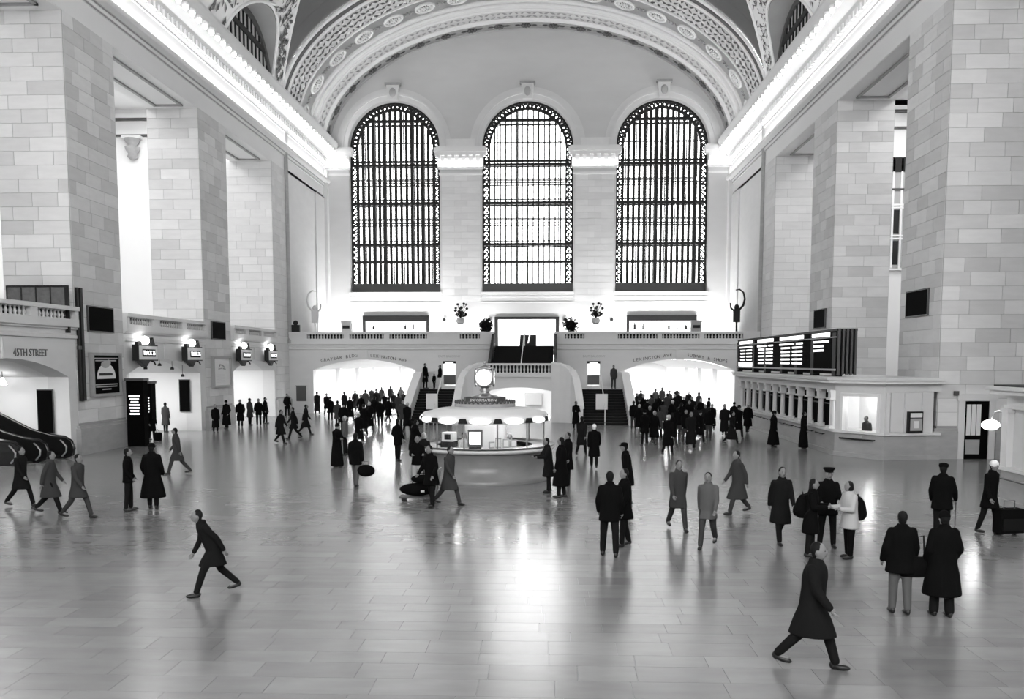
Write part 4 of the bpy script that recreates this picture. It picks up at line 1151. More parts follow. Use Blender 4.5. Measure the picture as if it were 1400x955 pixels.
# gallery window behind the right-hand pier
gw = empty('window_9', (26.3, 68.3, 0), kind='structure', label='narrow strip of gallery window between the right-hand piers', category='window')
MB().box(-1.2, .0, 10.8, 1.3, .06, 18.6).build('pane', 'paper_grey', gw)
for x in (-1.2, -.55, 0, .3, .9, 1.25): MB().box(x - .07, -.1, 10.6, x + .07, .0, 18.6).build('mullion', 'white_paint', gw)
for z, m in ((10.6, 'white_paint'), (12.8, 'white_paint'), (13.0, 'white_paint'), (15.0, 'white_paint'), (15.2, 'white_paint'), (16.3, 'iron_grey')): MB().box(-1.25, -.12, z, 1.35, .0, z + .12).build('transom', m, gw)
MB().box(-1.25, -.1, 17.6, 1.35, -.02, 18.6).build('pierced_panel', 'iron', gw)
for a, b in ((11.0, 12.7), (13.2, 14.9)):
    for x0, x1 in ((-.45, -.1), (.4, .8)): MB().box(x0, -.04, a, x1, -.01, b).build('dark_pane', 'iron', gw)
MB().box(24, 68.2, 22.0, 29, 68.38, 22.58).build('vent_opening', 'black_panel', gw, ).location = (-26.3, -68.3, 0)

# escalator in the 45th street arch
es = thing('escalator', 'black escalator end with curved handrails in the 45th street archway', 'escalator', (-18.1, 36.9, 0))
for dy, x_ in ((0, 0), (-1.5, -.25), (-2.6, -.6)):
    prof = [(x_, .0), (x_ + .28, .12), (x_ + .36, .4), (x_ + .26, .7), (x_, .86), (x_ - .6, .93), (x_ - 1.4, 1.15), (x_ - 2.6, 1.75), (x_ - 5.5, 3.3), (x_ - 5.5, 0)]
    MB().prism(prof, lambda u, v, w: (u, dy + w, v), -.09, .09).build('balustrade', 'black_gloss', es)
    MB().tube([(u, dy, v + .03) for u, v in prof[1:-1]], .07, 6).build('handrail', 'black_gloss', es, True)
    MB().tube([(x_ - .1, dy - .12, .1), (x_ + .08, dy - .12, .3), (x_ + .1, dy - .12, .5), (x_ - .05, dy - .12, .7), (x_ - .15, dy - .12, .78)], .035, 6).build('chrome_trim', 'brass', es, True)
for k in range(9): MB().box(-.9 - k * .4, -2.5, 0, -.5 - k * .4, -.1, .05 + max(0, k - 1) * .2).build('step', 'iron', es)

# ================================================================== BALCONY THINGS
def bar(x0, x1, label, lid):
    e = thing('balcony_bar', label, 'bar', ((x0 + x1) / 2, YW - .3, 5.2)); w = (x1 - x0) / 2
    MB().box(-w - .1, 0, 2.45, w + .1, .35, 2.95).build('dark_header', 'wood_dark', e); MB().box(-w - .1, 0, 0, -w + .12, .35, 2.45).build('post', 'wood_dark', e); MB().box(w - .12, 0, 0, w + .1, .35, 2.45).build('post', 'wood_dark', e)
    MB().box(-w, -.2, 0, w, .4, 1.1).build('counter', 'wood_dark', e)
    MB().box(-w + .3, .9, 1.72, w - .3, 1.1, 1.78).build('bottle_shelf', 'wood_dark', e)
    for k in range(7):
        x = -w + .7 + (2 * w - 1.4) * k / 6; h = .3 + .25 * random.random(); m = random.choice(('iron_grey', 'paper_grey', 'wood_dark'))
        b = thing('bottle', 'small bottle on the shelf of the bar on the %s side' % lid, 'bottle', ((x0 + x1) / 2 + x, YW + .7, 6.98), 0, 'bottles of the bar on the %s side' % lid)
        MB().lathe([(.09, 0), (.1, h * .6), (.04, h * .72), (.04, h * .9)], n=8).build('glass_body', m, b); MB().lathe([(.045, h * .9), (.045, h)], n=8).build('cap', 'iron', b)
    return e
bar(-14.9, -9.1, 'dark framed bar opening under the window on the statue side', 'statue')
bar(8.9, 14.9, 'dark framed bar opening under the window on the departure board side', 'departure board')
df = MB()
for a, b, c, d in ((-3.05, 2.75, 7.8, 8.02), (-3.05, -2.75, 5.2, 7.8), (2.45, 2.75, 5.2, 7.8)): df.box(a, YW - .25, c, b, YW + .1, d)
df.build('door_2', 'iron', kind='structure', label='dark framed wide doorway at the top of the stair', category='door')
us = thing('inner_stair', 'dark narrow stair with a white rail in the doorway above the stairs', 'stair', (-.1, YW + 1.2, 5.1))
for k in range(7): MB().box(-.75, k * .35, 0, .75, 2.6, (k + 1) * .2).build('step', 'dark_steps', us)
MB().tube([(.05, -.1, .6), (.25, 2.4, 2.1)], .05, 5).build('handrail', 'white_paint', us)
def bouquet(x, label):
    e = thing('flower_arrangement', label, 'flowers', (x, YW - 1.0, 5.2))
    MB().box(-.35, -.35, 0, .35, .35, 2.1).build('pedestal', 'plaster', e)
    MB().lathe([(.2, 2.1), (.4, 2.4), (.3, 2.6), (.34, 2.66)], n=12).build('urn', 'iron_grey', e, True)
    rnd = random.Random(int(x * 10))
    for k in range(16):
        a = rnd.random() * 6.28; r = rnd.random() * .75; h = 2.9 + rnd.random() * 1.1
        st = MB().tube([(0, 0, 2.6), (r * .5 * cos(a), r * .4 * sin(a), 2.6 + (h - 2.6) * .6), (r * cos(a), r * sin(a), h)], .025, 4); st.build('stem', 'leaf', e)
        MB().ell((r * cos(a), r * sin(a), h), (.13, .13, .11), 6, 4).build('bloom', 'leaf' if k % 4 else 'petal', e)
        lf = MB().pts([(r * .4 * cos(a), r * .4 * sin(a), 2.75), (r * .8 * cos(a + .4), r * .8 * sin(a + .4), 2.95 + .3 * rnd.random()), (r * 1.1 * cos(a), r * 1.1 * sin(a), 3.0), (r * .8 * cos(a - .4), r * .8 * sin(a - .4), 2.85)], ((0, 1, 2, 3),)); lf.build('leaf_blade', 'leaf', e)
bouquet(-6.05, 'tall dark flower arrangement against the pier left of the middle window'); bouquet(6.0, 'tall dark flower arrangement against the pier right of the middle window')
def topiary(x, y, label, loose):
    e = thing('potted_shrub', label, 'plant', (x, y, 5.2)); rnd = random.Random(3)
    MB().lathe([(.22, 0), (.32, .5), (.34, .55)], n=12).build('pot', 'plaster', e, True); MB().tube([(0, 0, .5), (0, 0, 1.2)], .05, 6).build('stem', 'leaf', e)
    lf = MB()
    for k in range(260):
        u = rnd.random() * 2 - 1; a = rnd.random() * 6.28; r = (.52 if not loose else .35 + .3 * rnd.random()); q = V((sqrt(1 - u * u) * cos(a), sqrt(1 - u * u) * sin(a), u)) * r; c = V((0, 0, 1.62)) + q
        d = V((rnd.random() - .5, rnd.random() - .5, rnd.random() - .5)).normalized() * .12; s = q.cross(d).normalized() * .06
        lf.pts([c - d, c + s, c + d, c - s], ((0, 1, 2, 3),))
    lf.ell((0, 0, 1.62), (.42, .42, .42), 10, 7); lf.build('foliage', 'leaf', e, kind='stuff')
topiary(-3.1, 72.2, 'dark round clipped shrub beside the stair head left side', False); topiary(3.55, 72.2, 'loose dark potted shrub beside the stair head right side', True)
def lantern(x, label):
    e = thing('balcony_lantern', label, 'lantern', (x, YW - .25, 6.6))
    MB().lathe([(.12, 0), (.25, .15), (.12, .3), (.1, .9), (.2, 1.0)], n=10).build('bracket_body', 'plaster', e, True); MB().ell((0, -.05, .35), (.24, .24, .24), 12, 8).build('globe', 'lamp_glow', e, True); MB().ell((0, 0, 1.15), (.16, .16, .16), 8, 6).build('finial', 'iron', e)
for x, lb in ((-7.6, 'lantern on the wall between the statue side bar and the flowers'), (-3.55, 'lantern beside the stair head doorway above the round shrub'), (3.3, 'lantern beside the stair head doorway above the loose shrub'), (7.45, 'lantern on the wall left of the departure side bar')): lantern(x, lb)
def arc_lamp(x, sx, m, label):
    e = thing('arc_lamp', label, 'lamp', (x, 73.2, 5.2))
    MB().lathe([(.45, 0), (.5, .9), (.46, 1.0)], n=16).build('drum', 'plaster', e, True); MB().tube([(0, 0, 1.0), (0, 0, 2.4)], .07, 8).build('pole', m, e)
    MB().box(-.25, -.2, 1.9, .25, .2, 2.9).build('figure_body', m, e); MB().ell((0, 0, 3.05), (.2, .2, .25), 10, 7).build('figure_head', m, e, True)
    MB().tube([(.15 * sx, 0, 2.8), (.5 * sx, 0, 3.2), (.62 * sx, 0, 3.7), (.5 * sx, 0, 4.2), (.2 * sx, 0, 4.45), (-.1 * sx, 0, 4.4)], [.09, .09, .08, .07, .06, .04], 8).build('curved_arm', m, e, True)
    MB().tube([(-.1 * sx, 0, 2.7), (-.45 * sx, 0, 3.0), (-.5 * sx, 0, 3.4)], [.08, .07, .05], 6).build('short_arm', m, e, True)
arc_lamp(-16.9, -1, 'plaster', 'pale statue like lamp with a curved arm on the balcony'); arc_lamp(16.6, 1, 'iron', 'dark statue like lamp with a curved arm on the balcony')
def cabinet(x, label, m):
    e = thing('balcony_cabinet', label, 'cabinet', (x, 78, 5.2)); MB().box(-.42, -.3, 0, .42, .3, 2.1).build('body', m, e); MB().box(-.46, -.34, 2.1, .46, .34, 2.25).build('top', m, e); MB().box(-.3, -.32, 1.6, .3, -.3, 1.85).build('slot', 'iron', e)
cabinet(14.2, 'grey upright cabinet at the end of the departure side bar', 'paper_grey'); cabinet(-15.4, 'white upright cabinet at the end of the statue side bar', 'plaster')
for x, lb in ((-17.7, 'small dark loudspeaker on the balustrade end by the pale statue'),):
    e = thing('loudspeaker', lb, 'loudspeaker', (x, YA + .05, 6.28)); MB().box(-.3, -.15, 0, .3, .15, .55).build('case', 'iron', e); MB().ell((0, -.05, .7), (.2, .12, .2), 8, 6).build('horn', 'iron', e)
# grey panels on the wall beside the arches
for x, lb in ((-17.35, 'grey notice panel on the wall left of the balcony archway'),):
    e = thing('notice_panel', lb, 'panel', (x, YA - .05, .95)); MB().box(-.38, -.04, 0, .38, .04, 1.15).build('plate', 'iron_grey', e); MB().box(-.42, -.05, 1.15, .42, .05, 1.22).build('rim', 'gilt_grey', e)
for x, lb in ((-5.8, 'white screen with a dark lower half in the doorway left of the stair'), (5.28, 'white screen with a dark lower half in the doorway right of the stair')):
    e = thing('door_screen', lb, 'screen', (x, YA + .3, 2.12)); MB().box(-.46, 0, .85, .46, .03, 1.85).build('lit_panel', 'sign_glow', e); MB().box(-.46, 0, 0.12, .46, .03, .85).build('dark_panel', 'iron_grey', e)
    MB().box(-.5, -.35, 1.72, -.3, -.28, 1.92).build('corner_block', 'iron', e); MB().box(.3, -.35, 1.72, .5, -.28, 1.92).build('corner_block', 'iron', e); MB().box(-.5, -.35, 1.84, .5, -.28, 1.92).build('head_bar', 'iron', e)

# ================================================================== PEOPLE AND WHAT THEY CARRY
TMP = bpy.data.scenes.new('workshop')
QUEUE = []
def remesh_later(mb, voxel, smooth, done):
    """close overlapping limbs into one continuous skin (voxel remesh, then a little smoothing)"""
    me = mb.mesh('raw'); o = bpy.data.objects.new('raw', me); TMP.collection.objects.link(o)
    r = o.modifiers.new('r', 'REMESH'); r.mode = 'VOXEL'; r.voxel_size = voxel; r.use_smooth_shade = True
    s = o.modifiers.new('s', 'SMOOTH'); s.factor = .5; s.iterations = smooth
    QUEUE.append((o, done))
def run_queue():
    vl = TMP.view_layers[0]; vl.update(); dg = vl.depsgraph
    for o, done in QUEUE:
        me = bpy.data.meshes.new_from_object(o.evaluated_get(dg)); done(me)
    for o, _ in QUEUE:
        m = o.data; bpy.data.objects.remove(o); bpy.data.meshes.remove(m)
    QUEUE.clear()

def skeleton(legs=((4, 2), (-4, 2)), arms=((5, 8, 12), (5, 8, 12)), lean=0, spread=.02, crouch=0):
    J = {}
    for s, (a, k), n in ((1, legs[0], 'L'), (-1, legs[1], 'R')):
        a, b = rad(a), rad(a - k)
        hip = V((s * .09, 0, .92)); knee = hip + V((s * spread, -sin(a), -cos(a))) * .43; ank = knee + V((s * spread * .5, -sin(b), -cos(b))) * .41
        J['hip' + n], J['knee' + n], J['ank' + n] = hip, knee, ank; J['foot' + n] = b
    dz = .085 - min(J['ankL'].z, J['ankR'].z)
    for k in J:
        if isinstance(J[k], V): J[k].z += dz
    base = J['hipL'].z; R = MX.Rotation(rad(lean), 3, 'X')
    def up(p): q = R @ (V(p) - V((0, 0, .92))); return q + V((0, 0, base))
    J['up'] = up
    for s, (a, b, e), n in ((1, arms[0], 'L'), (-1, arms[1], 'R')):
        sh = up((s * .168, .01, 1.385)); a, b, e = rad(a), rad(b), rad(e)
        el = sh + R @ V((s * sin(b), -sin(a) * cos(b), -cos(a) * cos(b))) * .285
        wr = el + R @ V((s * sin(b) * .5 - s * max(0, sin(e)) * .25, -sin(a + e), -cos(a + e))).normalized() * .25
        J['sh' + n], J['el' + n], J['wr' + n] = sh, el, wr
    J['neck'] = up((0, .01, 1.47)); J['head'] = up((0, -.018, 1.61))
    return J
def cap(mb, a, ra, b, rb, n=8):
    a, b = V(a), V(b); d = (b - a); L = d.length
    if L < 1e-4: return
    d /= L
    P = [a - d * ra * .9, a - d * ra * .6, a, a + d * L * .35, a + d * L * .7, b, b + d * rb * .6, b + d * rb * .9]
    mb.tube(P, [ra * .35, ra * .8, ra, ra + (rb - ra) * .3, ra + (rb - ra) * .68, rb, rb * .8, rb * .35], n)
def fig_body(J, hands=True):
    m = MB(); up = J['up']; h = J['head']
    m.ell(h, (.074, .094, .112), 12, 9); m.ell(h + V((0, -.03, -.06)), (.05, .06, .055), 8, 6)
    m.ell(h + V((0, -.1, -.012)), (.016, .022, .03), 6, 5)
    for s in (-1, 1): m.ell(h + V((s * .076, .008, -.01)), (.014, .024, .034), 6, 5)
    cap(m, J['neck'] - V((0, 0, .04)), .06, h - V((0, -.012, .08)), .05)
    m.loft([(*up((0, 0, z)), rx, ry) for z, rx, ry in ((.88, .14, .1), (.98, .145, .1), (1.1, .13, .095), (1.25, .15, .11), (1.37, .16, .105), (1.44, .12, .08), (1.48, .06, .06))])
    for n in 'LR':
        cap(m, J['hip' + n], .08, J['knee' + n], .055); cap(m, J['knee' + n], .054, J['ank' + n], .036)
        cap(m, J['sh' + n], .05, J['el' + n], .04); cap(m, J['el' + n], .039, J['wr' + n], .027)
        d = (J['wr' + n] - J['el' + n]).normalized(); m.ell(J['wr' + n] + d * .05, (.036, .03, .05), 8, 6)
        b = J['foot' + n]; a = J['ank' + n]; m.ell(a + V((0, -.06, -.035)), (.04, .11, .035), 8, 5)
    return m
def fingers(J):
    m = MB()
    for s, n in ((1, 'L'), (-1, 'R')):
        d = (J['wr' + n] - J['el' + n]).normalized(); side = d.cross(V((0, 0, 1))); side = side.normalized() if side.length > .05 else V((0, 1, 0)); side = V((0, 1, 0)) if abs(d.z) > .8 else side
        inn = side.cross(d).normalized()
        if inn.x * s > 0: inn = -inn
        c = J['wr' + n] + d * .085
        for k, L in enumerate((.062, .07, .066, .052)):
            r = c + side * (-.024 + .016 * k); m.tube([r - d * .012, r + d * L * .5 + inn * .006, r + d * L * .85 + inn * .024], [.0085, .008, .006], 5)
        t = J['wr' + n] + d * .035 - side * .03; m.tube([t, t - side * .022 + d * .03 + inn * .01, t - side * .024 + d * .06 + inn * .018], [.011, .009, .007], 5)
    return m
def fig_coat(J, length=.8, bulk=1.0, flare=.03, collar=True):
    m = MB(); up = J['up']
    mid = (J['kneeL'] + J['kneeR']) / 2; base = J['hipL'].z
    rings = []
    for z in ([length] + [q for q in (.3, .5, .7) if q > length + .05]):
        f = (.92 - z) / .92; kx = abs(J['kneeL'].y - J['kneeR'].y) * .5 * min(1, f * 1.6)
        c = V((0, mid.y * min(1, f * 1.3), base - (.92 - z)))
        rings.append((c.x, c.y, max(.02, c.z), (.2 + flare * f * 2) * bulk, (.15 + flare * f * 2) * bulk + kx))
    rings += [(*up((0, 0, z)), rx * bulk, ry * bulk) for z, rx, ry in ((.88, .19, .145), (1.0, .18, .14), (1.12, .178, .135), (1.26, .188, .14), (1.35, .19, .13), (1.41, .155, .112), (1.455, .105, .09), (1.495, .07, .072))]
    m.loft(rings, 16)
    for n in 'LR':
        cap(m, J['sh' + n], .068 * bulk, J['el' + n], .06 * bulk); cap(m, J['el' + n], .06 * bulk, J['wr' + n], .046 * bulk)
    if collar: m.lathe([(.075, 0), (.094, .02), (.084, .075), (.066, .078)], J['neck'] - V((0, 0, .03)), 12)
    return m
def fig_trousers(J, bulk=1.0, hem=.055):
    m = MB(); up = J['up']; base = J['hipL'].z
    m.loft([(0, 0, base - .08, .13 * bulk, .11 * bulk), (0, 0, base, .155 * bulk, .12 * bulk), (*up((0, 0, 1.02)), .15 * bulk, .115 * bulk)])
    for n in 'LR':
        cap(m, J['hip' + n], .098 * bulk, J['knee' + n], .074 * bulk); cap(m, J['knee' + n], .073 * bulk, J['ank' + n] + V((0, 0, .02)), hem * bulk + .004)
    return m
def shoe_mesh(J, n, boot=False):
    m = MB(); a = J['ank' + n]; lift = max(0, a.z - .085); t = min(.9, lift * 3.2)
    R = MX.Rotation(t, 3, 'X')
    m.ell(a + R @ V((0, -.065, -.045)), (.048, .135, .042), 10, 6, R); m.ell(a + R @ V((0, .02, -.03)), (.043, .06, .06), 8, 6)
    if boot: cap(m, a, .055, a.lerp(J['knee' + n], .6), .062)
    m.v = [(x, y, max(z, .0)) for x, y, z in m.v]
    return m
def hair_mesh(J, kind):
    m = MB(); h = J['head']
    m.ell(h + V((0, .026, .02)), (.082, .088, .104), 12, 8); m.ell(h + V((0, .034, -.045)), (.066, .058, .07), 10, 7)
    if kind == 'long': m.ell(h + V((0, .06, -.06)), (.08, .055, .13), 10, 8)
    if kind == 'bob': m.ell(h + V((0, .03, -.03)), (.098, .085, .105), 12, 8)
    return m
def hat_mesh(J, kind):
    m = MB(); h = J['head']
    if kind == 'police':
        m.lathe([(.09, .05), (.095, .085), (.13, .12), (.12, .145), (.02, .15)], h, 16); m.ell(h + V((0, -.1, .06)), (.075, .06, .012), 10, 5)
    elif kind == 'cap':
        m.lathe([(.092, .035), (.105, .06), (.1, .11), (.05, .135), (.01, .138)], h + V((0, .005, 0)), 14); m.ell(h + V((0, -.1, .045)), (.07, .055, .012), 10, 5)
    elif kind == 'wide':
        m.lathe([(.18, .05), (.18, .06), (.09, .07), (.088, .13), (.06, .15), (.01, .15)], h, 16)
    else:
        m.ell(h + V((0, .006, .04)), (.092, .108, .098), 12, 8)
    return m
def face_marks(J):
    m = MB(); h = J['head']
    for s in (-1, 1): m.ell(h + V((s * .03, -.085, .01)), (.012, .01, .007), 6, 4); m.ell(h + V((s * .03, -.088, .028)), (.018, .008, .004), 6, 4)
    m.ell(h + V((0, -.088, -.058)), (.022, .008, .006), 6, 4)
    return m

PEOPLE = []
def person(label, px, py, rz, h=1.74, coat='cloth_black', legs_m='cloth_dark', hair=('short', 'hair_dark'), hat=None, length=.78, bulk=1.0, flare=.03, boot=False, z=0.0, pos=None, hem=.055, group=None, **pose):
    J = skeleton(**pose); s = h / 1.74
    loc = V(pos) if pos else ground(px, py, z)
    e = thing('person', label, 'person', loc, rad(rz), group); e.scale = (s, s, s)
    body = link('body', bpy.data.meshes.new('body'), None, e)
    def fill(o, mats, extra=None):
        def done(me):
            if extra is not None:
                mb = MB(); mb.v = [tuple(v.co) for v in me.vertices]; mb.f = [list(p.vertices) for p in me.polygons]; mb.t = [.5] * len(mb.f); mb.m = [0] * len(mb.f)
                for x, mi in extra: mb.cm = mi; mb.pts(x.v, x.f)
                me2 = mb.mesh('skin', True); bpy.data.meshes.remove(me); me = me2
            for q in mats: me.materials.append(MATS[q])
            me.polygons.foreach_set('use_smooth', [True] * len(me.polygons)); old = o.data; o.data = me; bpy.data.meshes.remove(old)
        return done
    remesh_later(fig_body(J), .016, 2, fill(body, ['skin', 'face_mark'], [(fingers(J), 0), (face_marks(J), 1)]))
    c = link('coat' if length < .7 else 'jacket', bpy.data.meshes.new('coat'), None, e); remesh_later(fig_coat(J, length, bulk, flare), .02, 3, fill(c, [coat]))
    t = link('trousers', bpy.data.meshes.new('trousers'), None, e); remesh_later(fig_trousers(J, 1.0 + (bulk - 1) * .5, hem), .02, 2, fill(t, [legs_m]))
    for n in 'LR': smoothed(shoe_mesh(J, n, boot).build('boot' if boot else 'shoe', 'shoe_leather', e))
    if hair: smoothed(hair_mesh(J, hair[0]).build('hair', hair[1], e))
    if hat: smoothed(hat_mesh(J, hat[0]).build('hat', hat[1], e))
    return e, J
WALK = dict(legs=((24, 8), (-18, 22)), arms=((-20, 7, 12), (22, 7, 22)), lean=4)
WALK2 = dict(legs=((-16, 26), (22, 6)), arms=((20, 7, 22), (-18, 7, 10)), lean=4)
STAND = dict(legs=((3, 2), (-3, 2)), arms=((4, 9, 14), (2, 9, 18)))
POCK = dict(legs=((4, 3), (-4, 2)), arms=((-6, 16, 45), (-6, 16, 45)))
READ = dict(legs=((3, 2), (-2, 2)), arms=((18, 10, 80), (18, 10, 80)), lean=3)

# --- the clear figures
person('man in a short dark jacket standing beside the long-coated figure', 177, 698, 110, 1.70, **POCK)
person('person in a wide calf-length black overcoat seen from behind', 210, 695, 185, 1.80, length=.30, bulk=1.12, flare=.075, hair=('short', 'hair_dark'), hat=('round', 'cloth_black'), **POCK)
person('stooping walker striding alone across the empty open floor', 293, 812, -60, 1.62, coat='cloth_dark', legs_m='cloth_dark', length=.62, legs=((28, 10), (-20, 24)), arms=((-22, 8, 15), (26, 8, 25)), lean=22)
person('person in a floor-length dark robe near the left archway crowd', 461, 638, 60, 1.68, length=.05, bulk=1.1, flare=.03, hat=('round', 'cloth_black'), **READ)
person('pale-haired person facing the figure in the long robe', 472, 622, -80, 1.70, coat='cloth_mid', hair=('short', 'hair_light'), **STAND)
e5, J5 = person('bareheaded man in a dark jacket and pale trousers carrying a round bag', 487, 665, 165, 1.76, legs_m='cloth_mid', bulk=1.12, length=.72, legs=((12, 6), (-10, 8)), arms=((6, 12, 10), (-8, 14, 8)))
person('man in a dark jacket standing alone left of the booth', 544, 630, 150, 1.72, length=.66, **POCK)
person('man in an open black jacket facing the camera behind the luggage', 571, 668, 10, 1.70, legs_m='cloth_light', **READ)
person('blond person half hidden between the two men with luggage', 580, 658, -20, 1.66, hair=('bob', 'hair_light'), coat='cloth_dark', **STAND)
person('man in a black coat leaning over the luggage trolley', 590, 693, -35, 1.74, length=.62, bulk=1.1, legs=((8, 6), (-10, 4)), arms=((14, 18, 30), (22, 10, 30)), lean=6)
person('dark figure bending at the far left end of the booth counter', 566, 632, 120, 1.72, bulk=1.15, length=.5, lean=8, arms=((30, 8, 50), (30, 8, 50)))
person('person in a patterned dark coat leaning on the booth counter', 750, 673, -70, 1.70, coat='cloth_dark', length=.5, lean=6, arms=((35, 8, 60), (35, 8, 60)))
person('tall person in a long black coat at the right end of booth', 767, 680, -110, 1.80, length=.34, bulk=1.1, flare=.05, **STAND)
person('third dark figure behind the pair at the booth', 776, 662, -60, 1.72, length=.5, **STAND)
person('white-haired person in a dark coat walking away past the booth', 812, 640, 175, 1.74, hair=('short', 'cloth_white'), length=.5, **WALK)
person('man in a dark jacket and trousers standing mid-floor with his back turned', 833, 760, 170, 1.78, bulk=1.08, length=.72, legs=((6, 3), (-6, 3)), spread=.08, arms=((2, 14, 30), (4, 12, 20)))
person('companion in a dark coat close behind the standing mid-floor man', 853, 746, -70, 1.72, bulk=1.05, length=.62, legs=((10, 6), (-8, 6)), arms=((10, 8, 20), (10, 8, 20)))
person('person in a cap leaning sideways beyond the mid-floor pair', 858, 690, -100, 1.76, hat=('cap', 'cloth_black'), length=.55, lean=8, **{k: v for k, v in STAND.items()})
person('figure reading against the curved stair wall', 787, 587, 20, 1.70, length=.35, **READ)
person('grey walker nearest the standing pair on the open floor', 926, 724, 10, 1.74, coat='cloth_grey', legs_m='cloth_grey', length=.6, **WALK)
person('pale grey walker just right of another grey walker', 967, 748, -20, 1.70, coat='cloth_mid', legs_m='cloth_grey', length=.7, **WALK2)
person('grey-coated walker crossing behind the pale grey walker', 1008, 702, -70, 1.74, coat='cloth_grey', legs_m='cloth_grey', length=.45, **WALK)
person('slim dark walker approaching left of the police officer', 1066, 742, 5, 1.76, coat='cloth_dark', legs_m='cloth_dark', length=.5, **WALK2)
eA, JA = person('long-haired woman in a dark coat with a backpack facing the officer', 1107, 760, 70, 1.62, hair=('long', 'hair_dark'), length=.52, bulk=1.05, **READ)
person('police officer in a peaked cap and dark uniform', 1130, 748, 0, 1.72, coat='cloth_black', length=.72, bulk=1.1, hat=('police', 'cloth_black'), hair=None, legs=((4, 2), (-4, 2)), spread=.06, arms=((16, 12, 75), (10, 16, 60)))
eB, JB = person('dark-haired person in a white padded jacket and black boots', 1160, 763, -75, 1.60, coat='cloth_light', legs_m='cloth_black', hair=('bob', 'hair_dark'), length=.68, bulk=1.15, boot=True, **READ)
eC, JC = person('man in a flat cap and dark jacket leaning on a cane', 1286, 738, 150, 1.74, hat=('cap', 'cloth_black'), length=.7, bulk=1.12, legs=((3, 2), (-3, 2)), arms=((10, 14, 20), (8, 16, 30)))
person('person in a dark padded jacket and pale jeans seen from behind', 1229, 838, 178, 1.66, coat='cloth_black', legs_m='cloth_mid', hair=('short', 'hair_dark'), length=.70, bulk=1.2, legs=((4, 3), (-5, 3)), arms=((4, 16, 25), (4, 14, 20)))
eD, JD = person('person in a long black coat with a shoulder bag seen from behind', 1286, 842, 183, 1.68, length=.36, bulk=1.2, flare=.05, hem=.07, hat=('round', 'cloth_black'), **POCK)
eE, JE = person('man in a white cap with a rolling suitcase at the pavilion', 1351, 729, 30, 1.74, hat=('round', 'cloth_white'), length=.62, legs=((12, 6), (-10, 8)), arms=((-6, 12, 8), (10, 10, 20)), lean=5)
person('large dark walker crossing the near corner of the floor', 1108, 912, 60, 1.74, coat='cloth_dark', legs_m='cloth_dark', length=.5, bulk=1.15, **WALK)
person('dark walker passing in front of the escalator', 30, 692, 80, 1.72, coat='cloth_dark', length=.55, **WALK)
for lb, x, y, rz, w, kw in (
    ('grey walker behind the one passing the escalator', 70, 702, 100, WALK2, dict(coat='cloth_grey', length=.5)),
    ('grey walker between the escalator and the short-jacketed man', 108, 708, 80, WALK, dict(coat='cloth_grey', legs_m='cloth_grey', length=.6)),
    ('grey walker beyond the long overcoat figure near the archways', 243, 648, -80, WALK, dict(coat='cloth_grey', legs_m='cloth_grey', length=.55)),
    ('dark walker passing the last pier, nearest the open floor', 384, 606, 70, WALK2, dict(coat='cloth_dark', length=.5)),
    ('dark walker between the last pier and the left archway crowd', 402, 600, -60, WALK, dict(coat='cloth_dark', length=.6)),
    ('dark walker next to the notice panel by the left archway', 418, 594, 100, WALK2, dict(coat='cloth_dark', length=.45)),
    ('grey figure passing in front of the booth drum', 614, 690, 60, WALK, dict(coat='cloth_grey', legs_m='cloth_grey', length=.5)),
    ('dark walker just behind the white-haired person past the booth', 795, 622, 160, WALK2, dict(coat='cloth_dark', length=.5)),
):
    person(lb, x, y, rz, 1.72, **kw, **w)
# --- along the left wall
for lb, x, y, rz, kw in (
    ('person in a fur hat at the gate of the second bay holding a bag', 208, 601, 60, dict(length=.45, hat=('round', 'cloth_black'))),
    ('slim figure in a grey knee-length coat deep in the bright archway', 227, 591, 170, dict(length=.42, coat='cloth_grey', flare=.05)),
    ('short dark figure at the end of the row by the white poster pier', 295, 591, 40, dict(length=.3, h=1.6)),
    ('dark figure in a wide hat in the row by the poster pier', 310, 586, -20, dict(length=.25, bulk=1.15, hat=('round', 'cloth_black'))),
    ('man in a long black coat under the farther track sign', 329, 584, 10, dict(length=.4)),
    ('grey figure between the standing men at the far archway', 342, 581, 150, dict(length=.5, coat='cloth_grey')),
    ('man in a dark suit with a white shirt front at the archway', 354, 582, 15, dict(length=.7)),
    ('man turned sideways beside the suited man at the archway', 363, 579, 80, dict(length=.62)),
    ('single man standing at the last pier under the balcony corner', 393, 570, 40, dict(length=.6)),
    ('customer in a hooded black cloak at the ticket windows', 1057, 611, 90, dict(length=.12, flare=.05, bulk=1.15, hat=('round', 'cloth_black'))),
    ('customer in a long black coat nearest the corner ticket window', 1098, 613, 95, dict(length=.06, bulk=1.0)),
):
    person(lb, x, y, rz, kw.pop('h', 1.72), **kw, **(STAND if y % 2 else POCK))
person('tall dark figure at the top of the left flight of stairs', 0, 0, 60, 1.78, pos=(-6.75, 63.6, 2.12), length=.45, **STAND)
person('child in dark clothes at the top of the left flight', 0, 0, -30, 1.05, pos=(-6.15, 63.8, 2.12), length=.7, **STAND)
person('person in a dark top and white trousers at the top of the flight', 0, 0, -60, 1.66, pos=(-5.75, 63.9, 2.12), legs_m='cloth_white', length=.8, **STAND)
person('lone figure at the top of the right flight of stairs', 0, 0, 10, 1.66, pos=(6.35, 63.8, 2.12), coat='cloth_grey', legs_m='cloth_grey', length=.7, **STAND)
person('clerk behind the bright corner ticket window', 0, 0, -60, 1.74, pos=(15.35, 39.15, 0), coat='cloth_grey', length=.7, lean=8, **STAND)
person('booth attendant in a white shirt seated behind the glass', 0, 0, 0, 1.62, pos=(BX + .9, BY - .9, 0), coat='cloth_light', length=.7, hair=('bob', 'hair_light'), **READ)
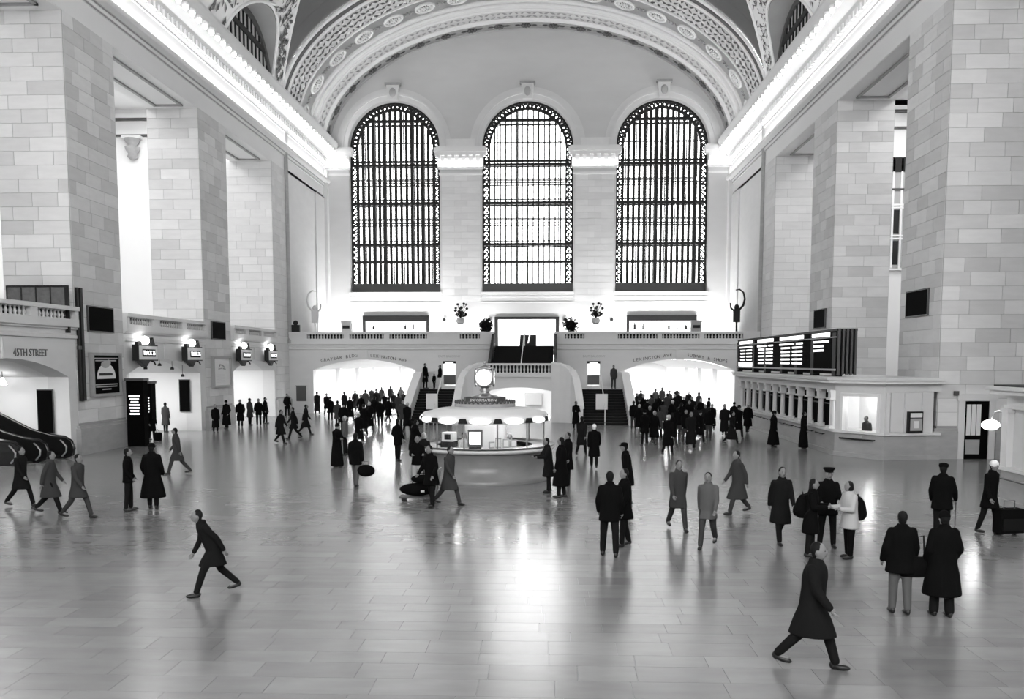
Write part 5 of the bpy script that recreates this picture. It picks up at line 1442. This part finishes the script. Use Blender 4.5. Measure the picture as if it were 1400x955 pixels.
person('second booth attendant standing beside the computer', 0, 0, 30, 1.62, pos=(BX - .7, BY - .5, 0), coat='cloth_light', length=.7, **READ)

# --- the crowds before the two archways: a few figures repeated, too small to show their parts
CROWD = []
def crowd_template(coat, legs_m, hairm, length, bulk, pose, hat):
    J = skeleton(**pose); me_box = {}
    mats = [coat, legs_m, 'skin', hairm, 'shoe_leather']; acc = MB(); rec = dict(mesh=None)
    def add(i):
        def done(me):
            acc.cm = i; acc.pts([tuple(v.co) for v in me.vertices], [list(p.vertices) for p in me.polygons]); bpy.data.meshes.remove(me)
        return done
    remesh_later(fig_coat(J, length, bulk), .03, 2, add(0)); remesh_later(fig_trousers(J), .03, 2, add(1)); remesh_later(fig_body(J), .024, 1, add(2))
    rec.update(acc=acc, mats=mats, extra=[(hat_mesh(J, 'round') if hat else hair_mesh(J, 'short'), 3), (shoe_mesh(J, 'L'), 4), (shoe_mesh(J, 'R'), 4)])
    CROWD.append(rec)
for i in range(9):
    crowd_template(('cloth_black', 'cloth_dark', 'cloth_black', 'cloth_black', 'cloth_dark', 'cloth_black', 'cloth_black', 'cloth_grey', 'cloth_black')[i], ('cloth_dark', 'cloth_dark', 'cloth_grey')[i % 3],
                   ('hair_dark', 'hair_dark', 'hair_light', 'cloth_black')[i % 4], (.5, .74, .4, .62, .3, .78, .45, .55, .6)[i], 1 + .04 * (i % 4), (WALK, STAND, WALK2, POCK)[i % 4], i % 3 == 0)
run_queue()
for r in CROWD:
    for x, mi in r['extra']: r['acc'].cm = mi; r['acc'].pts(x.v, x.f)
    r['mesh'] = r['acc'].mesh('walker', True)
    for q in r['mats']: r['mesh'].materials.append(MATS[q])
bpy.data.scenes.remove(TMP)
LEFTC = [(434, 566), (447, 569), (452, 576), (462, 584), (470, 592), (479, 577), (491, 609), (498, 597), (505, 591), (512, 577), (520, 583), (526, 567), (531, 577), (538, 563), (545, 572), (552, 561), (557, 592), (551, 586), (515, 562), (500, 563), (486, 562),
         (442, 560), (471, 566), (508, 556), (522, 554), (534, 552), (548, 553), (494, 572)]
RIGHTC = [(866, 587), (873, 579), (881, 609), (888, 597), (894, 607), (901, 601), (906, 587), (913, 622), (919, 613), (926, 601), (931, 591), (937, 607), (944, 614), (951, 597), (956, 606), (963, 593), (969, 601), (880, 571), (890, 573), (900, 571), (912, 571), (922, 573),
          (934, 575), (946, 576), (958, 579), (968, 576), (973, 590), (876, 562), (896, 561), (915, 561), (941, 563), (884, 582), (896, 584), (918, 585), (942, 587), (955, 568), (928, 566), (905, 556), (925, 555), (870, 567), (874, 592)]
GATEC = [(990, 596), (1000, 607), (1009, 599), (1003, 588), (1022, 592)]
rc = random.Random(5)
for pts, nm in ((LEFTC, 'left'), (RIGHTC, 'right'), (GATEC, '')):
    ys_ = sorted(q[1] for q in pts); xs_ = sorted(q[0] for q in pts); n = len(pts)
    for x, y in pts:
        o = bpy.data.objects.new('person', rc.choice(CROWD)['mesh']); COL.objects.link(o)
        o.location = ground(x, y); o.rotation_euler = (0, 0, rc.choice((0, pi, pi, .3)) + rc.uniform(-.6, .6)); s = rc.uniform(.94, 1.04); o.scale = (s, s, s)
        if nm:
            row = 'back' if y <= ys_[n // 3] else 'middle' if y <= ys_[2 * n // 3] else 'front'
            third = ('outer wall', 'centre', 'stair')[min(2, int(3 * xs_.index(x) / n))] if nm == 'left' else ('stair', 'centre', 'ticket office')[min(2, int(3 * xs_.index(x) / n))]
            o['label'] = 'dark-clothed person in the %s ranks of the crowd at the %s archway, %s side' % (row, nm, third) if third != 'centre' else 'dark-clothed person in the %s ranks and middle of the crowd at the %s archway' % (row, nm)
            o['group'] = '%s-rank crowd at the %s archway, %s' % (row, nm, third)
        else:
            o['label'] = 'dark-clothed person in the small knot at the far end of the ticket windows'; o['group'] = 'knot of people at the far ticket windows'
        o['category'] = 'person'

# --- things carried or set down
def at_joint(e, J, k, off=(0, 0, 0)):
    return MX.Translation(e.location) @ MX.Rotation(e.rotation_euler.z, 4, 'Z') @ ((J[k] + V(off)) * e.scale.x)
p = at_joint(e5, J5, 'wrR', (0, 0, -.08))
b = thing('round_bag', 'round dark bag hanging from the hand of the pale-trousered man', 'bag', (p.x + .1, p.y, p.z - .42))
MB().ell((0, 0, .17), (.3, .12, .2), 14, 9).build('body', 'cloth_black', b, True); MB().tube([(-.1, 0, .34), (-.08, 0, .46), (.08, 0, .46), (.1, 0, .34)], .014, 6).build('handle', 'shoe_leather', b)
def backpack(e, J, label):
    c = (J['shL'] + J['shR']) / 2 + V((0, .2, -.27)); q = MX.Translation(e.location) @ MX.Rotation(e.rotation_euler.z, 4, 'Z') @ (c * e.scale.x)
    b = thing('backpack', label, 'backpack', q, e.rotation_euler.z)
    MB().loft([(0, 0, -.24, .12, .08), (0, .02, -.2, .17, .12), (0, .03, -.05, .19, .14), (0, .01, .12, .17, .11), (0, -.01, .22, .12, .07), (0, -.02, .25, .05, .03)], 14).build('pack', 'cloth_black', b, True)
    MB().ell((0, .12, -.1), (.13, .07, .12), 10, 7).build('pocket', 'cloth_black', b, True)
    for s in (-1, 1): MB().tube([(s * .11, -.04, -.2), (s * .16, -.16, -.05), (s * .13, -.22, .14), (s * .09, -.1, .27), (s * .08, 0, .2)], .02, 6).build('strap', 'cloth_dark', b, True)
    MB().tube([(-.04, 0, .24), (0, 0, .29), (.04, 0, .24)], .01, 5).build('grab_loop', 'cloth_dark', b)
backpack(eA, JA, 'dark backpack worn by the long-haired woman facing the officer'); backpack(eB, JB, 'large black backpack worn over the white padded jacket')
p = at_joint(eC, JC, 'wrR', (0, -.06, -.06))
c = thing('walking_cane', 'thin walking cane held by the man in the flat cap', 'cane', (p.x, p.y, 0)); MB().tube([(0, 0, 0), (0, 0, p.z)], .013, 6).build('shaft', 'iron_grey', c); MB().tube([(0, 0, p.z), (-.03, 0, p.z + .03), (-.11, 0, p.z + .02)], .015, 6).build('handle', 'iron', c); MB().lathe([(.016, 0), (.016, .04)], n=8).build('ferrule', 'iron', c)
p = at_joint(eD, JD, 'wrL', (.12, 0, .02))
b = thing('shoulder_bag', 'soft black shoulder bag at the side of the long-coated figure', 'bag', (p.x - .05, p.y, p.z - .3))
MB().loft([(0, 0, 0, .2, .07), (0, 0, .06, .24, .1), (0, 0, .22, .22, .09), (0, 0, .32, .18, .04)], 14).build('body', 'cloth_black', b, True); MB().tube([(-.15, 0, .3), (-.05, -.02, .62), (.12, -.02, .66), (.15, 0, .3)], .014, 6).build('strap', 'cloth_dark', b)
g = ground(1378, 731)
b = thing('rolling_suitcase', 'black upright suitcase on the floor beside the man in white cap', 'suitcase', (g.x, g.y, 0), .2)
MB().box(-.3, -.15, .06, .3, .15, .62).build('shell', 'cloth_black', b); MB().box(-.26, -.18, .12, .26, -.15, .4).build('front_pocket', 'cloth_dark', b); MB().tube([(-.14, 0, .62), (-.14, 0, .8), (.14, 0, .8), (.14, 0, .62)], .012, 5).build('handle', 'iron_grey', b)
for s in (-.24, .24):
    w = MB(); w.tube([(s - .03, .1, .05), (s + .03, .1, .05)], .05, 10); w.build('wheel', 'iron', b)
g = ground(573, 684)
t = thing('luggage_trolley', 'low luggage trolley under the pile of bags left of the booth', 'trolley', (g.x, g.y, 0))
MB().box(-.55, -.25, .1, .5, .25, .14).build('deck', 'iron_grey', t); MB().tube([(.48, -.2, .14), (.62, -.2, .95), (.62, .2, .95), (.48, .2, .14)], .018, 6).build('push_bar', 'brass', t)
for sx in (-.42, .4):
    for sy in (-.2, .2): MB().tube([(sx, sy - .02, .06), (sx, sy + .02, .06)], .06, 10).build('wheel', 'iron', t)
for lb, x, z, r in (('long black duffel bag lying on the luggage trolley', -.05, .14, (.52, .2, .19)), ('smaller dark holdall on top of the duffel bag', .12, .5, (.36, .16, .13))):
    b = thing('duffel_bag', lb, 'bag', (g.x + x, g.y, z)); MB().ell((0, 0, r[2]), r, 14, 9).build('body', 'cloth_black', b, True)
    MB().tube([(-.15, -.05, r[2] * 1.85), (-.1, -.05, r[2] * 2.3), (.1, -.05, r[2] * 2.3), (.15, -.05, r[2] * 1.85)], .014, 6).build('handle', 'cloth_dark', b)
    MB().box(r[0] * .25, -r[1] - .01, r[2] * .7, r[0] * .45, -r[1] * .9, r[2] * 1.0).build('luggage_tag', 'paper', b)
p = ground(216, 602)
b = thing('carrier_bag', 'dark carrier bag by the fur-hatted person at the bright archway', 'bag', (p.x, p.y, 0)); MB().loft([(0, 0, 0, .2, .1), (0, 0, .3, .24, .12), (0, 0, .42, .2, .05)], 12).build('body', 'cloth_black', b, True); MB().tube([(-.1, 0, .4), (0, 0, .58), (.1, 0, .4)], .012, 5).build('handle', 'cloth_dark', b)
